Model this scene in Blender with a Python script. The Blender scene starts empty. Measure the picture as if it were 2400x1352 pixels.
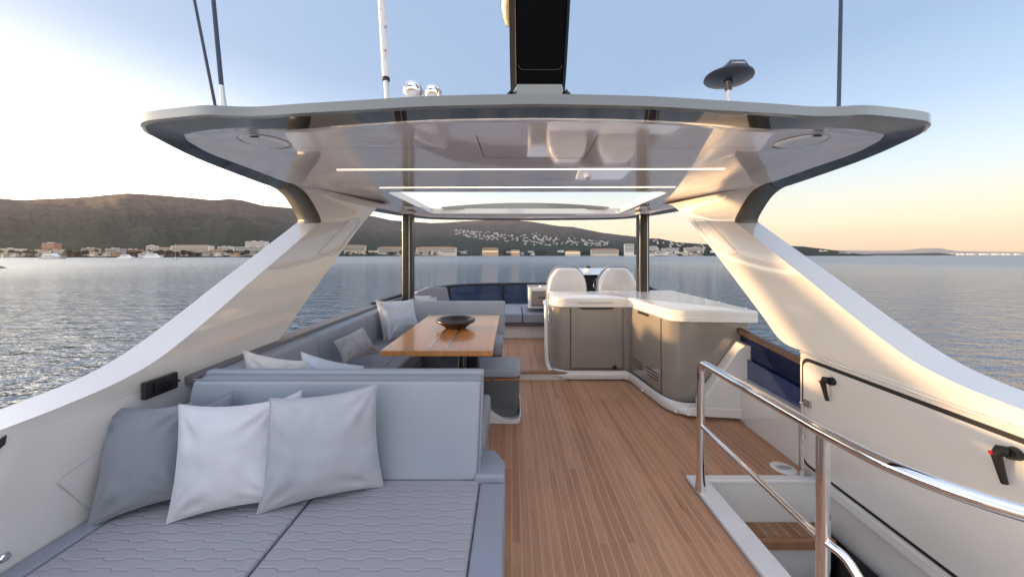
import bpy, bmesh, math, random
from mathutils import Vector, noise, geometry
random.seed(7)
R = math.radians
scene = bpy.context.scene
col = scene.collection
# ------------------------------------------------------------------ camera, world, sun, exposure
F = 800.0; CX = 1200.0; HY = 598.0; EYE = 1.6
cam_d = bpy.data.cameras.new('camera'); cam = bpy.data.objects.new('camera', cam_d); col.objects.link(cam)
cam.location = (0, 0, EYE); cam.rotation_euler = (R(90), 0, 0)
cam_d.sensor_width = 36; cam_d.lens = 36*F/2400; cam_d.shift_x = 0; cam_d.shift_y = -(676-HY)/2400
cam_d.clip_start = .05; cam_d.clip_end = 60000
scene.camera = cam
scene.view_settings.view_transform = 'Standard'; scene.view_settings.look = 'None'
scene.view_settings.exposure = 2.75; scene.view_settings.gamma = 1
SUN_AZ, SUN_EL = R(-82), R(5.0)          # azimuth from straight ahead (+Y), negative = to the left
world = bpy.data.worlds.new("World"); scene.world = world; world.use_nodes = True
wn = world.node_tree; wn.nodes.clear()
def N(nt, t, **kw):
    n = nt.nodes.new(t)
    for k, v in kw.items():
        if k.startswith('i_'):
            n.inputs[k[2:].replace('_', ' ')].default_value = v
        elif k.startswith('n_'): n.inputs[int(k[2:])].default_value = v
        else: setattr(n, k, v)
    return n
def L(nt, a, b): nt.links.new(a, b)
wo = N(wn, 'ShaderNodeOutputWorld'); bg = N(wn, 'ShaderNodeBackground'); bg.inputs['Strength'].default_value = .12
sky = N(wn, 'ShaderNodeTexSky', sky_type='NISHITA', sun_disc=False, sun_elevation=SUN_EL, sun_rotation=SUN_AZ,
        altitude=0, air_density=1.0, dust_density=2.5, ozone_density=2.0)
tc = N(wn, 'ShaderNodeTexCoord'); sp = N(wn, 'ShaderNodeSeparateXYZ'); L(wn, tc.outputs['Generated'], sp.inputs[0])
# a band of warm dusk air above the horizon, all the way round, on top of the clear sky
rz = N(wn, 'ShaderNodeMapRange'); L(wn, sp.outputs['Z'], rz.inputs['Value'])
rz.inputs['From Min'].default_value = 0; rz.inputs['From Max'].default_value = .42
rp = N(wn, 'ShaderNodeValToRGB'); L(wn, rz.outputs[0], rp.inputs[0])
e = rp.color_ramp.elements; e[0].position = 0; e[0].color = (1.22, .80, .44, 1); e[1].position = 1; e[1].color = (.36, .49, .71, 1)
x = rp.color_ramp.elements.new(.16); x.color = (1.16, .96, .68, 1)
x = rp.color_ramp.elements.new(.42); x.color = (.80, .89, .92, 1)
x = rp.color_ramp.elements.new(.70); x.color = (.50, .65, .87, 1)
sc_ = N(wn, 'ShaderNodeMix', data_type='RGBA', blend_type='MULTIPLY'); sc_.inputs['Factor'].default_value = 1
L(wn, rp.outputs[0], sc_.inputs['A']); sc_.inputs['B'].default_value = (1.34, 1.34, 1.34, 1)
# brighter towards the sun
dt = N(wn, 'ShaderNodeVectorMath', operation='DOT_PRODUCT'); L(wn, tc.outputs['Generated'], dt.inputs[0])
dt.inputs[1].default_value = (math.sin(SUN_AZ), math.cos(SUN_AZ), .05)
mg = N(wn, 'ShaderNodeMapRange'); L(wn, dt.outputs['Value'], mg.inputs['Value']); mg.inputs['From Min'].default_value = .0; mg.inputs['From Max'].default_value = 1
mg.inputs['To Min'].default_value = 0; mg.inputs['To Max'].default_value = 1
pw = N(wn, 'ShaderNodeMath', operation='POWER'); L(wn, mg.outputs[0], pw.inputs[0]); pw.inputs[1].default_value = 3
zc = N(wn, 'ShaderNodeMath', operation='SUBTRACT'); zc.inputs[0].default_value = 1; L(wn, sp.outputs['Z'], zc.inputs[1]); zc.use_clamp = True
zp = N(wn, 'ShaderNodeMath', operation='POWER'); L(wn, zc.outputs[0], zp.inputs[0]); zp.inputs[1].default_value = 8
gz = N(wn, 'ShaderNodeMapRange', interpolation_type='SMOOTHSTEP'); L(wn, sp.outputs['Z'], gz.inputs['Value']); gz.inputs['From Min'].default_value = .58; gz.inputs['From Max'].default_value = .02; gz.inputs['To Max'].default_value = 1
gq = N(wn, 'ShaderNodeMath', operation='POWER', n_1=3.2); L(wn, gz.outputs[0], gq.inputs[0])
gm = N(wn, 'ShaderNodeMath', operation='MULTIPLY'); L(wn, pw.outputs[0], gm.inputs[0]); L(wn, gq.outputs[0], gm.inputs[1])
gl = N(wn, 'ShaderNodeMix', data_type='RGBA', blend_type='ADD'); L(wn, gm.outputs[0], gl.inputs['Factor'])
L(wn, sc_.outputs['Result'], gl.inputs['A']); gl.inputs['B'].default_value = (9.5, 8.7, 7.2, 1)
mx = N(wn, 'ShaderNodeMix', data_type='RGBA'); mx.inputs['Factor'].default_value = .88
L(wn, sky.outputs[0], mx.inputs['A']); L(wn, gl.outputs['Result'], mx.inputs['B'])
# added fill: unseen sky overhead and astern brightened and warmed to light the interior
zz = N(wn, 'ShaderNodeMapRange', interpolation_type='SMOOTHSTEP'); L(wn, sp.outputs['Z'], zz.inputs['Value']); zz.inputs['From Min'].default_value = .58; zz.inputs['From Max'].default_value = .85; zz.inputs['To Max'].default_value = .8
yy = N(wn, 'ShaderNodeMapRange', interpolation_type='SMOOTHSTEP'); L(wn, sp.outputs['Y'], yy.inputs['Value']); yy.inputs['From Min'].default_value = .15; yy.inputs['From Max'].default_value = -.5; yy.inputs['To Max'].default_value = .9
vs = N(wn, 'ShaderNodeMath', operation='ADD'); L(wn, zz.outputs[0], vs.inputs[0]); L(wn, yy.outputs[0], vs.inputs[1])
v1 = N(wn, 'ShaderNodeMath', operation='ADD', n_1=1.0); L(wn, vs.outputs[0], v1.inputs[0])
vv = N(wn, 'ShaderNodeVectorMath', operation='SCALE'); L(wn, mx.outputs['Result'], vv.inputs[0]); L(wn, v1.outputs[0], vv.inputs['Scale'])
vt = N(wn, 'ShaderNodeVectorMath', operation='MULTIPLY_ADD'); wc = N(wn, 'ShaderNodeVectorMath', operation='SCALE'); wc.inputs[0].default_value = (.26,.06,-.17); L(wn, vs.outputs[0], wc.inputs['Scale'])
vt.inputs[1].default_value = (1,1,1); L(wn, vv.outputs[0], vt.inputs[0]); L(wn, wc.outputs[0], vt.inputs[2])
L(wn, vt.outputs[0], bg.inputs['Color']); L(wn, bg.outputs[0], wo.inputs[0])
sun_d = bpy.data.lights.new('sun', 'SUN'); sun_d.energy = 2.0; sun_d.angle = R(3); sun_d.color = (.72, .44, .21)
sun = bpy.data.objects.new('sun', sun_d); col.objects.link(sun)
sv = Vector((math.sin(SUN_AZ)*math.cos(SUN_EL), math.cos(SUN_AZ)*math.cos(SUN_EL), math.sin(SUN_EL)))
sun.rotation_euler = sv.to_track_quat('Z', 'Y').to_euler(); sun.location = sv*50+Vector((0, 0, 20))
# ------------------------------------------------------------------ measuring helpers (photo pixel -> place on board)
def pd(px, py, d): return Vector(((px-CX)/F*d, d, EYE-(py-HY)/F*d))
def pz(px, py, z): return pd(px, py, (EYE-z)*F/(py-HY))
def pX(px, py, X): return pd(px, py, X*F/(px-CX))
TH = .02625; NX, NY = math.cos(TH), -math.sin(TH); C0 = .07      # centre plane of the boat
def mir(p): return Vector((2*(C0+p[1]*math.tan(TH))-p[0], p[1], p[2]))
def cen(y, z): return Vector((C0 + y*math.tan(TH), y, z))
# ------------------------------------------------------------------ object helpers
OFF = {}
def tag(o, label=None, cat=None, group=None, kind=None):
    if label: o['label'] = label
    if cat: o['category'] = cat
    if group: o['group'] = group
    if kind: o['kind'] = kind
    return o
def thing(name, loc, label, cat, group=None):
    o = bpy.data.objects.new(name, None); col.objects.link(o); o.location = loc; o.empty_display_size = .1
    OFF[o] = Vector(loc); return tag(o, label, cat, group)
class MB:
    def __init__(s): s.v = []; s.f = []
    def add(s, vs, fs):
        n = len(s.v); s.v += [Vector(v) for v in vs]; s.f += [tuple(i+n for i in f) for f in fs]; return s
    def box(s, x0, x1, y0, y1, z0, z1):
        return s.add([(x0,y0,z0),(x1,y0,z0),(x1,y1,z0),(x0,y1,z0),(x0,y0,z1),(x1,y0,z1),(x1,y1,z1),(x0,y1,z1)],
                     [(0,3,2,1),(4,5,6,7),(0,1,5,4),(1,2,6,5),(2,3,7,6),(3,0,4,7)])
    def prism(s, pts, z0, z1):          # polygon in plan, anticlockwise, upright
        n = len(pts)
        return s.add([(p[0],p[1],z0) for p in pts]+[(p[0],p[1],z1) for p in pts],
                     [tuple(range(n-1,-1,-1)), tuple(range(n,2*n))]+[(i,(i+1)%n,(i+1)%n+n,i+n) for i in range(n)])
    def solid(s, poly, off):            # any planar polygon thickened along a vector
        n = len(poly); off = Vector(off)
        return s.add([Vector(p) for p in poly]+[Vector(p)+off for p in poly],
                     [tuple(range(n-1,-1,-1)), tuple(range(n,2*n))]+[(i,(i+1)%n,(i+1)%n+n,i+n) for i in range(n)])
    def grid(s, rows, close=False):
        n = len(rows[0]); vs = [p for r in rows for p in r]; fs = []
        for j in range(len(rows)-1):
            for i in range(n if close else n-1):
                k = (i+1)%n; fs.append((j*n+i, j*n+k, (j+1)*n+k, (j+1)*n+i))
        return s.add(vs, fs)
    def tube(s, path, r, seg=12, caps=True):
        path = [Vector(p) for p in path]; rr = r if isinstance(r, (list, tuple)) else [r]*len(path)
        up = None; rows = []
        for i, p in enumerate(path):
            t = (path[min(i+1, len(path)-1)]-path[max(i-1, 0)]).normalized()
            if up is None: up = t.orthogonal().normalized()
            up = (up - t*up.dot(t)).normalized(); b = t.cross(up)
            rows.append([p+(up*math.cos(2*math.pi*k/seg)+b*math.sin(2*math.pi*k/seg))*rr[i] for k in range(seg)])
        n0 = len(s.v); s.grid(rows, True)
        if caps:
            s.f.append(tuple(n0+k for k in range(seg-1,-1,-1))); n1 = n0+(len(rows)-1)*seg; s.f.append(tuple(n1+k for k in range(seg)))
        return s
    def lathe(s, prof, c, seg=32, axis=None):
        c = Vector(c); ax = Vector(axis).normalized() if axis is not None else Vector((0,0,1))
        q = ax.to_track_quat('Z', 'Y'); rows = []
        for r, h in prof:
            rows.append([c+q@Vector((r*math.cos(2*math.pi*k/seg), r*math.sin(2*math.pi*k/seg), h)) for k in range(seg)])
        return s.grid(rows, True)
    def obj(s, name, mat, parent=None, bevel=0, seg=3, smooth=35, loc=None):
        off = OFF[parent] if parent is not None else (Vector(loc) if loc is not None else None)
        if off is None:
            n = len(s.v); off = Vector((sum(v.x for v in s.v)/n, sum(v.y for v in s.v)/n, min(v.z for v in s.v)))
        me = bpy.data.meshes.new(name); me.from_pydata([tuple(v-off) for v in s.v], [], s.f); me.validate()
        bm = bmesh.new(); bm.from_mesh(me)
        bmesh.ops.recalc_face_normals(bm, faces=bm.faces); bm.to_mesh(me); bm.free()
        me.materials.append(mat); me.shade_smooth(); me.set_sharp_from_angle(angle=R(smooth))
        o = bpy.data.objects.new(name, me); col.objects.link(o)
        if parent is not None: o.parent = parent
        else: o.location = off
        OFF[o] = off
        if bevel:
            m = o.modifiers.new('bevel', 'BEVEL'); m.width = bevel; m.segments = seg; m.limit_method = 'ANGLE'; m.angle_limit = R(30); m.harden_normals = True
        return o
def box(name, mat, parent, x0, x1, y0, y1, z0, z1, bevel=0, seg=3): return MB().box(x0,x1,y0,y1,z0,z1).obj(name, mat, parent, bevel, seg)
def catmull(P, n):
    P = [Vector(p) for p in P]; out = []
    for i in range(len(P)-1):
        a, b, c, d = P[max(i-1,0)], P[i], P[i+1], P[min(i+2, len(P)-1)]
        for k in range(n):
            t = k/n
            out.append(.5*((2*b)+(c-a)*t+(2*a-5*b+4*c-d)*t*t+(3*b-a-3*c+d)*t**3))
    out.append(P[-1]); return out
def bez(P, r, n=6):                    # round the inner corners of a path
    P = [Vector(p) for p in P]; out = [P[0]]
    for i in range(1, len(P)-1):
        a, b, c = P[i-1], P[i], P[i+1]; u = (a-b); w = (c-b); q = min(r, u.length*.49, w.length*.49)
        s, t = b+u.normalized()*q, b+w.normalized()*q
        for k in range(n+1):
            f = k/n; out.append(s*(1-f)**2+b*2*f*(1-f)+t*f*f)
    out.append(P[-1]); return out
def rrect(x0, x1, y0, y1, r, n=6):
    out = []
    for cx, cy, a0 in ((x1-r,y0+r,-90),(x1-r,y1-r,0),(x0+r,y1-r,90),(x0+r,y0+r,180)):
        for k in range(n+1):
            a = R(a0+90*k/n); out.append((cx+r*math.cos(a), cy+r*math.sin(a)))
    return out
# ------------------------------------------------------------------ materials
def mat(name, color, rough=.5, metal=0, coat=0, spec=.5, noise_amt=0, noise_scale=8, bump=0, bump_scale=200, emit=None, estr=0, alpha=1, trans=0, coat_rough=.03):
    m = bpy.data.materials.new(name); m.use_nodes = True; nt = m.node_tree; b = nt.nodes['Principled BSDF']
    b.inputs['Base Color'].default_value = (*color, 1); b.inputs['Roughness'].default_value = rough; b.inputs['Metallic'].default_value = metal
    b.inputs['Coat Weight'].default_value = coat; b.inputs['Coat Roughness'].default_value = coat_rough; b.inputs['Specular IOR Level'].default_value = spec
    b.inputs['Alpha'].default_value = alpha; b.inputs['Transmission Weight'].default_value = trans
    if emit: b.inputs['Emission Color'].default_value = (*emit, 1); b.inputs['Emission Strength'].default_value = estr
    t = N(nt, 'ShaderNodeTexCoord')
    if noise_amt:
        n = N(nt, 'ShaderNodeTexNoise', i_Scale=noise_scale, i_Detail=4.0); L(nt, t.outputs['Object'], n.inputs['Vector'])
        r = N(nt, 'ShaderNodeMapRange'); L(nt, n.outputs['Fac'], r.inputs['Value']); r.inputs['From Min'].default_value=.3; r.inputs['From Max'].default_value=.7
        r.inputs['To Min'].default_value = 1-noise_amt; r.inputs['To Max'].default_value = 1+noise_amt
        v = N(nt, 'ShaderNodeVectorMath', operation='SCALE'); v.inputs[0].default_value = color; L(nt, r.outputs[0], v.inputs['Scale'])
        L(nt, v.outputs[0], b.inputs['Base Color'])
    if bump:
        n = N(nt, 'ShaderNodeTexNoise', i_Scale=bump_scale, i_Detail=3.0); L(nt, t.outputs['Object'], n.inputs['Vector'])
        bp = N(nt, 'ShaderNodeBump', i_Strength=bump, i_Distance=.002); L(nt, n.outputs['Fac'], bp.inputs['Height']); L(nt, bp.outputs[0], b.inputs['Normal'])
    return m
def wavy(m, scale, strength, dist=.01):         # slow unevenness of a moulded glossy surface
    nt = m.node_tree; t = N(nt, 'ShaderNodeTexCoord'); n = N(nt, 'ShaderNodeTexNoise', i_Scale=scale, i_Detail=1.0); L(nt, t.outputs['Object'], n.inputs['Vector'])
    bp = N(nt, 'ShaderNodeBump', i_Strength=strength, i_Distance=dist); L(nt, n.outputs['Fac'], bp.inputs['Height'])
    L(nt, bp.outputs[0], nt.nodes['Principled BSDF'].inputs['Normal']); L(nt, bp.outputs[0], nt.nodes['Principled BSDF'].inputs['Coat Normal']); return m
gel = wavy(mat('white_gelcoat', (.68,.655,.63), .12, coat=1.0, noise_amt=.02, noise_scale=3), 1.3, .10)
gel_matt = mat('white_nonslip', (.68,.67,.66), .45, noise_amt=.03, noise_scale=6, bump=.15, bump_scale=400)
ceil_m = wavy(mat('ceiling_gelcoat', (.90,.86,.84), .08, coat=1.0, spec=.9), 1.1, .08)
grey_gel = wavy(mat('grey_gelcoat', (.20,.205,.195), .12, coat=.8), 1.4, .12)
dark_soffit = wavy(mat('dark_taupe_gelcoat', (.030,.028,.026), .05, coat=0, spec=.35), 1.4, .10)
taupe = wavy(mat('taupe_gelcoat', (.26,.235,.205), .14, coat=1, noise_amt=.02), 1.2, .12)
chrome = mat('polished_steel', (.78,.77,.76), .05, metal=1)
steel = mat('brushed_steel', (.55,.54,.52), .3, metal=1)
black = mat('black_plastic', (.012,.012,.014), .35, coat=.2)
blackgloss = mat('black_gloss', (.006,.006,.008), .32, coat=.15)
rubber = mat('black_rubber', (.012,.012,.012), .6)
def fabric(name, c, bump=.5, sc=900, na=.05):
    m = mat(name, c, .85, spec=.25, noise_amt=na, noise_scale=12, bump=bump, bump_scale=sc)
    b = m.node_tree.nodes['Principled BSDF']; b.inputs['Sheen Weight'].default_value = .25; b.inputs['Sheen Roughness'].default_value = .5; return m
vinyl = mat('grey_upholstery', (.27,.285,.33), .55, spec=.35, noise_amt=.03, noise_scale=5, bump=.25, bump_scale=700)
work_m = mat('worktop_gelcoat', (.74,.72,.70), .22, coat=.25, noise_amt=.01)
vinyl_dk = mat('dark_grey_upholstery', (.17,.165,.18), .6, noise_amt=.04, bump=.2, bump_scale=600)
vinyl_back = mat('blue_grey_upholstery', (.30,.33,.38), .5, spec=.35, noise_amt=.03, noise_scale=4, bump=.25, bump_scale=700)
F_dark = fabric('slate_fabric', (.22,.235,.265)); F_white = fabric('white_fabric', (.58,.58,.61)); F_light = fabric('pale_grey_fabric', (.40,.41,.45))
F_pale = fabric('pale_blue_fabric', (.50,.55,.62)); F_weave = fabric('woven_grey_fabric', (.36,.36,.38), 1.0, 260, .18); F_cream = fabric('cream_fabric', (.60,.57,.55))
def quilt():                                    # stitched elongated hexagons
    m = bpy.data.materials.new('quilted_upholstery'); m.use_nodes = True; nt = m.node_tree; b = nt.nodes['Principled BSDF']
    b.inputs['Base Color'].default_value = (.34,.33,.35,1); b.inputs['Roughness'].default_value = .55; b.inputs['Specular IOR Level'].default_value = .35
    t = N(nt,'ShaderNodeTexCoord'); s = N(nt,'ShaderNodeSeparateXYZ'); L(nt, t.outputs['Object'], s.inputs[0])
    def M(op, a, bb=None, c=None):
        n = N(nt, 'ShaderNodeMath', operation=op)
        for i, q in enumerate((a, bb, c)):
            if q is None: continue
            if isinstance(q, (int, float)): n.inputs[i].default_value = q
            else: L(nt, q, n.inputs[i])
        return n.outputs[0]
    y = M('DIVIDE', s.outputs['Y'], .043); i = M('ROUND', y); sg = M('COSINE', M('MULTIPLY', i, math.pi))
    tri = M('PINGPONG', M('DIVIDE', s.outputs['X'], .078), 1.0)
    tr = M('MULTIPLY', M('SUBTRACT', M('SMOOTH_MIN', M('MAXIMUM', M('MULTIPLY_ADD', tri, 6.0, -2.5), 0.0), 1.0, .1), .5), 2.0)
    d = M('ABSOLUTE', M('SUBTRACT', M('SUBTRACT', y, i), M('MULTIPLY', M('MULTIPLY', sg, tr), .13)))
    h = N(nt,'ShaderNodeMapRange', interpolation_type='SMOOTHSTEP'); L(nt, d, h.inputs['Value']); h.inputs['From Max'].default_value = .17
    n2 = N(nt,'ShaderNodeTexNoise', i_Scale=700.0); L(nt, t.outputs['Object'], n2.inputs['Vector'])
    hh = M('MULTIPLY_ADD', n2.outputs['Fac'], .05, h.outputs[0])
    bp = N(nt,'ShaderNodeBump', i_Strength=.5, i_Distance=.004); L(nt, hh, bp.inputs['Height']); L(nt, bp.outputs[0], b.inputs['Normal'])
    return m
quilt_m = quilt()
def teak(name, w=.0535, caulk=.006, base=(.44,.215,.115), along='Y', joints=True, rough=.5, caulk_c=(.46,.35,.28)):
    m = bpy.data.materials.new(name); m.use_nodes = True; nt = m.node_tree; b = nt.nodes['Principled BSDF']
    t = N(nt,'ShaderNodeTexCoord'); s = N(nt,'ShaderNodeSeparateXYZ'); L(nt, t.outputs['Object'], s.inputs[0])
    X, Y = (s.outputs['X'], s.outputs['Y']) if along == 'Y' else (s.outputs['Y'], s.outputs['X'])
    def M(op, a, bb=None, c=None):
        n = N(nt, 'ShaderNodeMath', operation=op)
        for i, q in enumerate((a, bb, c)):
            if q is None: continue
            if isinstance(q, (int, float)): n.inputs[i].default_value = q
            else: L(nt, q, n.inputs[i])
        return n.outputs[0]
    u = M('DIVIDE', X, w); i = M('FLOOR', u); fr = M('SUBTRACT', u, i)
    wn1 = N(nt,'ShaderNodeTexWhiteNoise', noise_dimensions='1D'); L(nt, i, wn1.inputs['W'])
    v = M('DIVIDE', M('ADD', Y, M('MULTIPLY', M('FLOOR', M('MODULO', M('ADD', i, 300.0), 3.0)), .62)), 1.9); j = M('FLOOR', v)
    wn2 = N(nt,'ShaderNodeTexWhiteNoise', noise_dimensions='2D'); cb = N(nt,'ShaderNodeCombineXYZ'); L(nt, i, cb.inputs[0]); L(nt, j, cb.inputs[1]); L(nt, cb.outputs[0], wn2.inputs['Vector'])
    mp = N(nt,'ShaderNodeCombineXYZ'); L(nt, M('MULTIPLY', X, 55.0), mp.inputs[0]); L(nt, M('MULTIPLY_ADD', Y, 2.2, M('MULTIPLY', wn2.outputs['Value'], 37.0)), mp.inputs[1]); L(nt, s.outputs['Z'], mp.inputs[2])
    gr = N(nt,'ShaderNodeTexNoise', i_Scale=1.0, i_Detail=6.0, i_Roughness=.65, i_Distortion=.4); L(nt, mp.outputs[0], gr.inputs['Vector'])
    mp2 = N(nt,'ShaderNodeCombineXYZ'); L(nt, M('MULTIPLY', X, 260.0), mp2.inputs[0]); L(nt, M('MULTIPLY', Y, 14.0), mp2.inputs[1])
    g2 = N(nt,'ShaderNodeTexNoise', i_Scale=1.0, i_Detail=2.0); L(nt, mp2.outputs[0], g2.inputs['Vector'])
    big = N(nt,'ShaderNodeTexNoise', i_Scale=1.3, i_Detail=3.0); L(nt, t.outputs['Object'], big.inputs['Vector'])
    val = M('ADD', M('ADD', M('MULTIPLY_ADD', gr.outputs['Fac'], .75, .62), M('MULTIPLY_ADD', wn2.outputs['Value'], .26, -.13)), M('ADD', M('MULTIPLY_ADD', g2.outputs['Fac'], .5, -.25), M('MULTIPLY_ADD', big.outputs['Fac'], .5, -.25)))
    hue = N(nt,'ShaderNodeMix', data_type='RGBA'); L(nt, wn2.outputs['Value'], hue.inputs['Factor']); hue.inputs['A'].default_value = (*base,1)
    hue.inputs['B'].default_value = (base[0]*1.02, base[1]*1.12, base[2]*1.18, 1)
    sc = N(nt,'ShaderNodeVectorMath', operation='SCALE'); L(nt, hue.outputs['Result'], sc.inputs[0]); L(nt, val, sc.inputs['Scale'])
    ed = M('LESS_THAN', M('MINIMUM', fr, M('SUBTRACT', 1.0, fr)), caulk/w/2)
    if joints:
        fv = M('SUBTRACT', v, j); ej = M('LESS_THAN', fv, .0022); ed = M('MAXIMUM', ed, M('MULTIPLY', ej, .6))
    cm = N(nt,'ShaderNodeMix', data_type='RGBA'); L(nt, ed, cm.inputs['Factor']); L(nt, sc.outputs[0], cm.inputs['A']); cm.inputs['B'].default_value = (*caulk_c,1)
    L(nt, cm.outputs['Result'], b.inputs['Base Color']); b.inputs['Roughness'].default_value = rough; b.inputs['Specular IOR Level'].default_value = .35
    bp = N(nt,'ShaderNodeBump', i_Strength=.25, i_Distance=.002); L(nt, M('SUBTRACT', gr.outputs['Fac'], M('MULTIPLY', ed, .6)), bp.inputs['Height']); L(nt, bp.outputs[0], b.inputs['Normal'])
    return m
deck_m = teak('teak_deck_planks')
table_m = teak('varnished_teak', w=.42, caulk=0, base=(.46,.19,.062), joints=False, rough=.3)
table_m.node_tree.nodes['Principled BSDF'].inputs['Coat Weight'].default_value = .3
tread_m = teak('teak_tread_slats', w=.075, caulk=.006, base=(.30,.145,.07), joints=False)
trim_wood = teak('teak_trim', w=.5, caulk=0, base=(.30,.14,.07), along='X', joints=False)
def glass(name, c, a):
    m = bpy.data.materials.new(name); m.use_nodes = True; nt = m.node_tree; b = nt.nodes['Principled BSDF']; o = nt.nodes['Material Output']
    b.inputs['Base Color'].default_value = (*c,1); b.inputs['Roughness'].default_value = .03; b.inputs['Specular IOR Level'].default_value = .6
    tr = N(nt,'ShaderNodeBsdfTransparent'); tr.inputs[0].default_value = (.26,.33,.52,1); mx = N(nt,'ShaderNodeMixShader'); mx.inputs[0].default_value = a
    L(nt, tr.outputs[0], mx.inputs[1]); L(nt, b.outputs[0], mx.inputs[2]); L(nt, mx.outputs[0], o.inputs[0]); return m
tint = glass('tinted_glass', (.004,.006,.02), .55)
led = mat('led_strip', (.9,.8,.7), .5, emit=(1,.74,.48), estr=.9)
# ------------------------------------------------------------------ sea
SEA = -3.6
def sea_mat():
    m = bpy.data.materials.new('sea_water'); m.use_nodes = True; nt = m.node_tree; b = nt.nodes['Principled BSDF']
    b.inputs['Base Color'].default_value = (.005,.035,.070,1); b.inputs['Roughness'].default_value = .12; b.inputs['IOR'].default_value = 3.0
    t = N(nt,'ShaderNodeTexCoord')
    def M(op, *q):
        n = N(nt, 'ShaderNodeMath', operation=op)
        for i, v in enumerate(q):
            if isinstance(v, (int, float)): n.inputs[i].default_value = v
            else: L(nt, v, n.inputs[i])
        return n.outputs[0]
    ln = N(nt,'ShaderNodeVectorMath', operation='LENGTH'); L(nt, t.outputs['Object'], ln.inputs[0])
    rg = N(nt,'ShaderNodeMapRange'); L(nt, ln.outputs['Value'], rg.inputs['Value']); rg.inputs['From Min'].default_value = 25; rg.inputs['From Max'].default_value = 350; rg.inputs['To Min'].default_value = .06; rg.inputs['To Max'].default_value = .26
    L(nt, rg.outputs[0], b.inputs['Roughness'])
    lm = N(nt,'ShaderNodeMapping'); lm.inputs['Scale'].default_value = (.004,.02,1); L(nt, t.outputs['Object'], lm.inputs[0])
    lane = N(nt,'ShaderNodeTexNoise', i_Scale=1.0, i_Detail=4.0); L(nt, lm.outputs[0], lane.inputs['Vector'])
    la = N(nt,'ShaderNodeMapRange'); L(nt, lane.outputs['Fac'], la.inputs['Value']); la.inputs['From Min'].default_value = .38; la.inputs['From Max'].default_value = .6; la.inputs['To Min'].default_value = .65; la.inputs['To Max'].default_value = 1.2
    fd = N(nt,'ShaderNodeMapRange', interpolation_type='SMOOTHSTEP'); L(nt, ln.outputs['Value'], fd.inputs['Value']); fd.inputs['From Min'].default_value = 15; fd.inputs['From Max'].default_value = 260; fd.inputs['To Min'].default_value = 1; fd.inputs['To Max'].default_value = .68
    lf = M('MULTIPLY', la.outputs[0], fd.outputs[0])
    def height(off):
        ad = N(nt,'ShaderNodeVectorMath', operation='ADD'); ad.inputs[1].default_value = off; L(nt, t.outputs['Object'], ad.inputs[0]); tot = None
        for sx, sy, rot, det, amp in ((.28,.60,-14,1.0,.30),(.8,1.7,9,5.0,.27)):
            mp = N(nt,'ShaderNodeMapping'); mp.inputs['Scale'].default_value = (sx,sy,1); mp.inputs['Rotation'].default_value = (0,0,R(rot)); L(nt, ad.outputs[0], mp.inputs[0])
            n = N(nt,'ShaderNodeTexNoise', i_Scale=1.0, i_Detail=det, i_Roughness=.58, i_Distortion=.25); L(nt, mp.outputs[0], n.inputs['Vector'])
            h = M('MULTIPLY', n.outputs['Fac'], amp); tot = h if tot is None else M('ADD', tot, h)
        return tot
    E = .05; h0 = height((0,0,0)); hx = height((E,0,0)); hy = height((0,E,0))
    gx = M('MULTIPLY', M('SUBTRACT', h0, hx), M('MULTIPLY', lf, WAVE/E)); gy = M('MULTIPLY', M('SUBTRACT', h0, hy), M('MULTIPLY', lf, WAVE/E))
    cb = N(nt,'ShaderNodeCombineXYZ'); L(nt, gx, cb.inputs[0]); L(nt, gy, cb.inputs[1]); cb.inputs[2].default_value = 1
    nn = N(nt,'ShaderNodeVectorMath', operation='NORMALIZE'); L(nt, cb.outputs[0], nn.inputs[0]); L(nt, nn.outputs[0], b.inputs['Normal'])
    return m
WAVE = 2.6
sea = MB()
rs = [0, 60, 200, 700, 2500, 9000, 19000]
rows = [[(r*math.cos(2*math.pi*k/48), r*math.sin(2*math.pi*k/48), SEA) for k in range(48)] for r in rs[1:]]
sea.v.append(Vector((0,0,SEA))); sea.grid(rows, True)
for k in range(48): sea.f.append((0, 1+k, 1+(k+1)%48))
tag(sea.obj('sea', sea_mat(), loc=(0,0,SEA)), kind='structure')
# ------------------------------------------------------------------ hills and coast
def lerp_list(T, x):
    if x <= T[0][0]: return T[0][1]
    for (a, b), (c, d) in zip(T, T[1:]):
        if x <= c: return b+(d-b)*(x-a)/(c-a)
    return T[-1][1]
RIDGE = [(-1500,430),(-900,452),(-500,448),(-200,462),(0,465),(50,469),(133,465),(200,462),(250,457),(300,453),(367,457),(450,464),(500,469),(540,466),(567,469),(617,482),(687,488),(760,492),(830,500),(877,507),(898,512),(915,516),(970,520),(1010,523),(1043,522),(1080,519),(1140,516),(1200,515),(1248,520),(1309,530),(1344,532),(1408,545),(1490,555),(1530,567),(1600,580),(1700,590),(1760,597)]
SHORE = [(-1500,640),(300,760),(600,900),(800,1500),(950,2100),(1700,2500),(1800,2600)]
def shoreY(px): return lerp_list(SHORE, px)
def prof(t):
    if t < .10: return .10*t/.10*.8
    u = (t-.10)/.9; return .08+.92*(u**.82)
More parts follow.
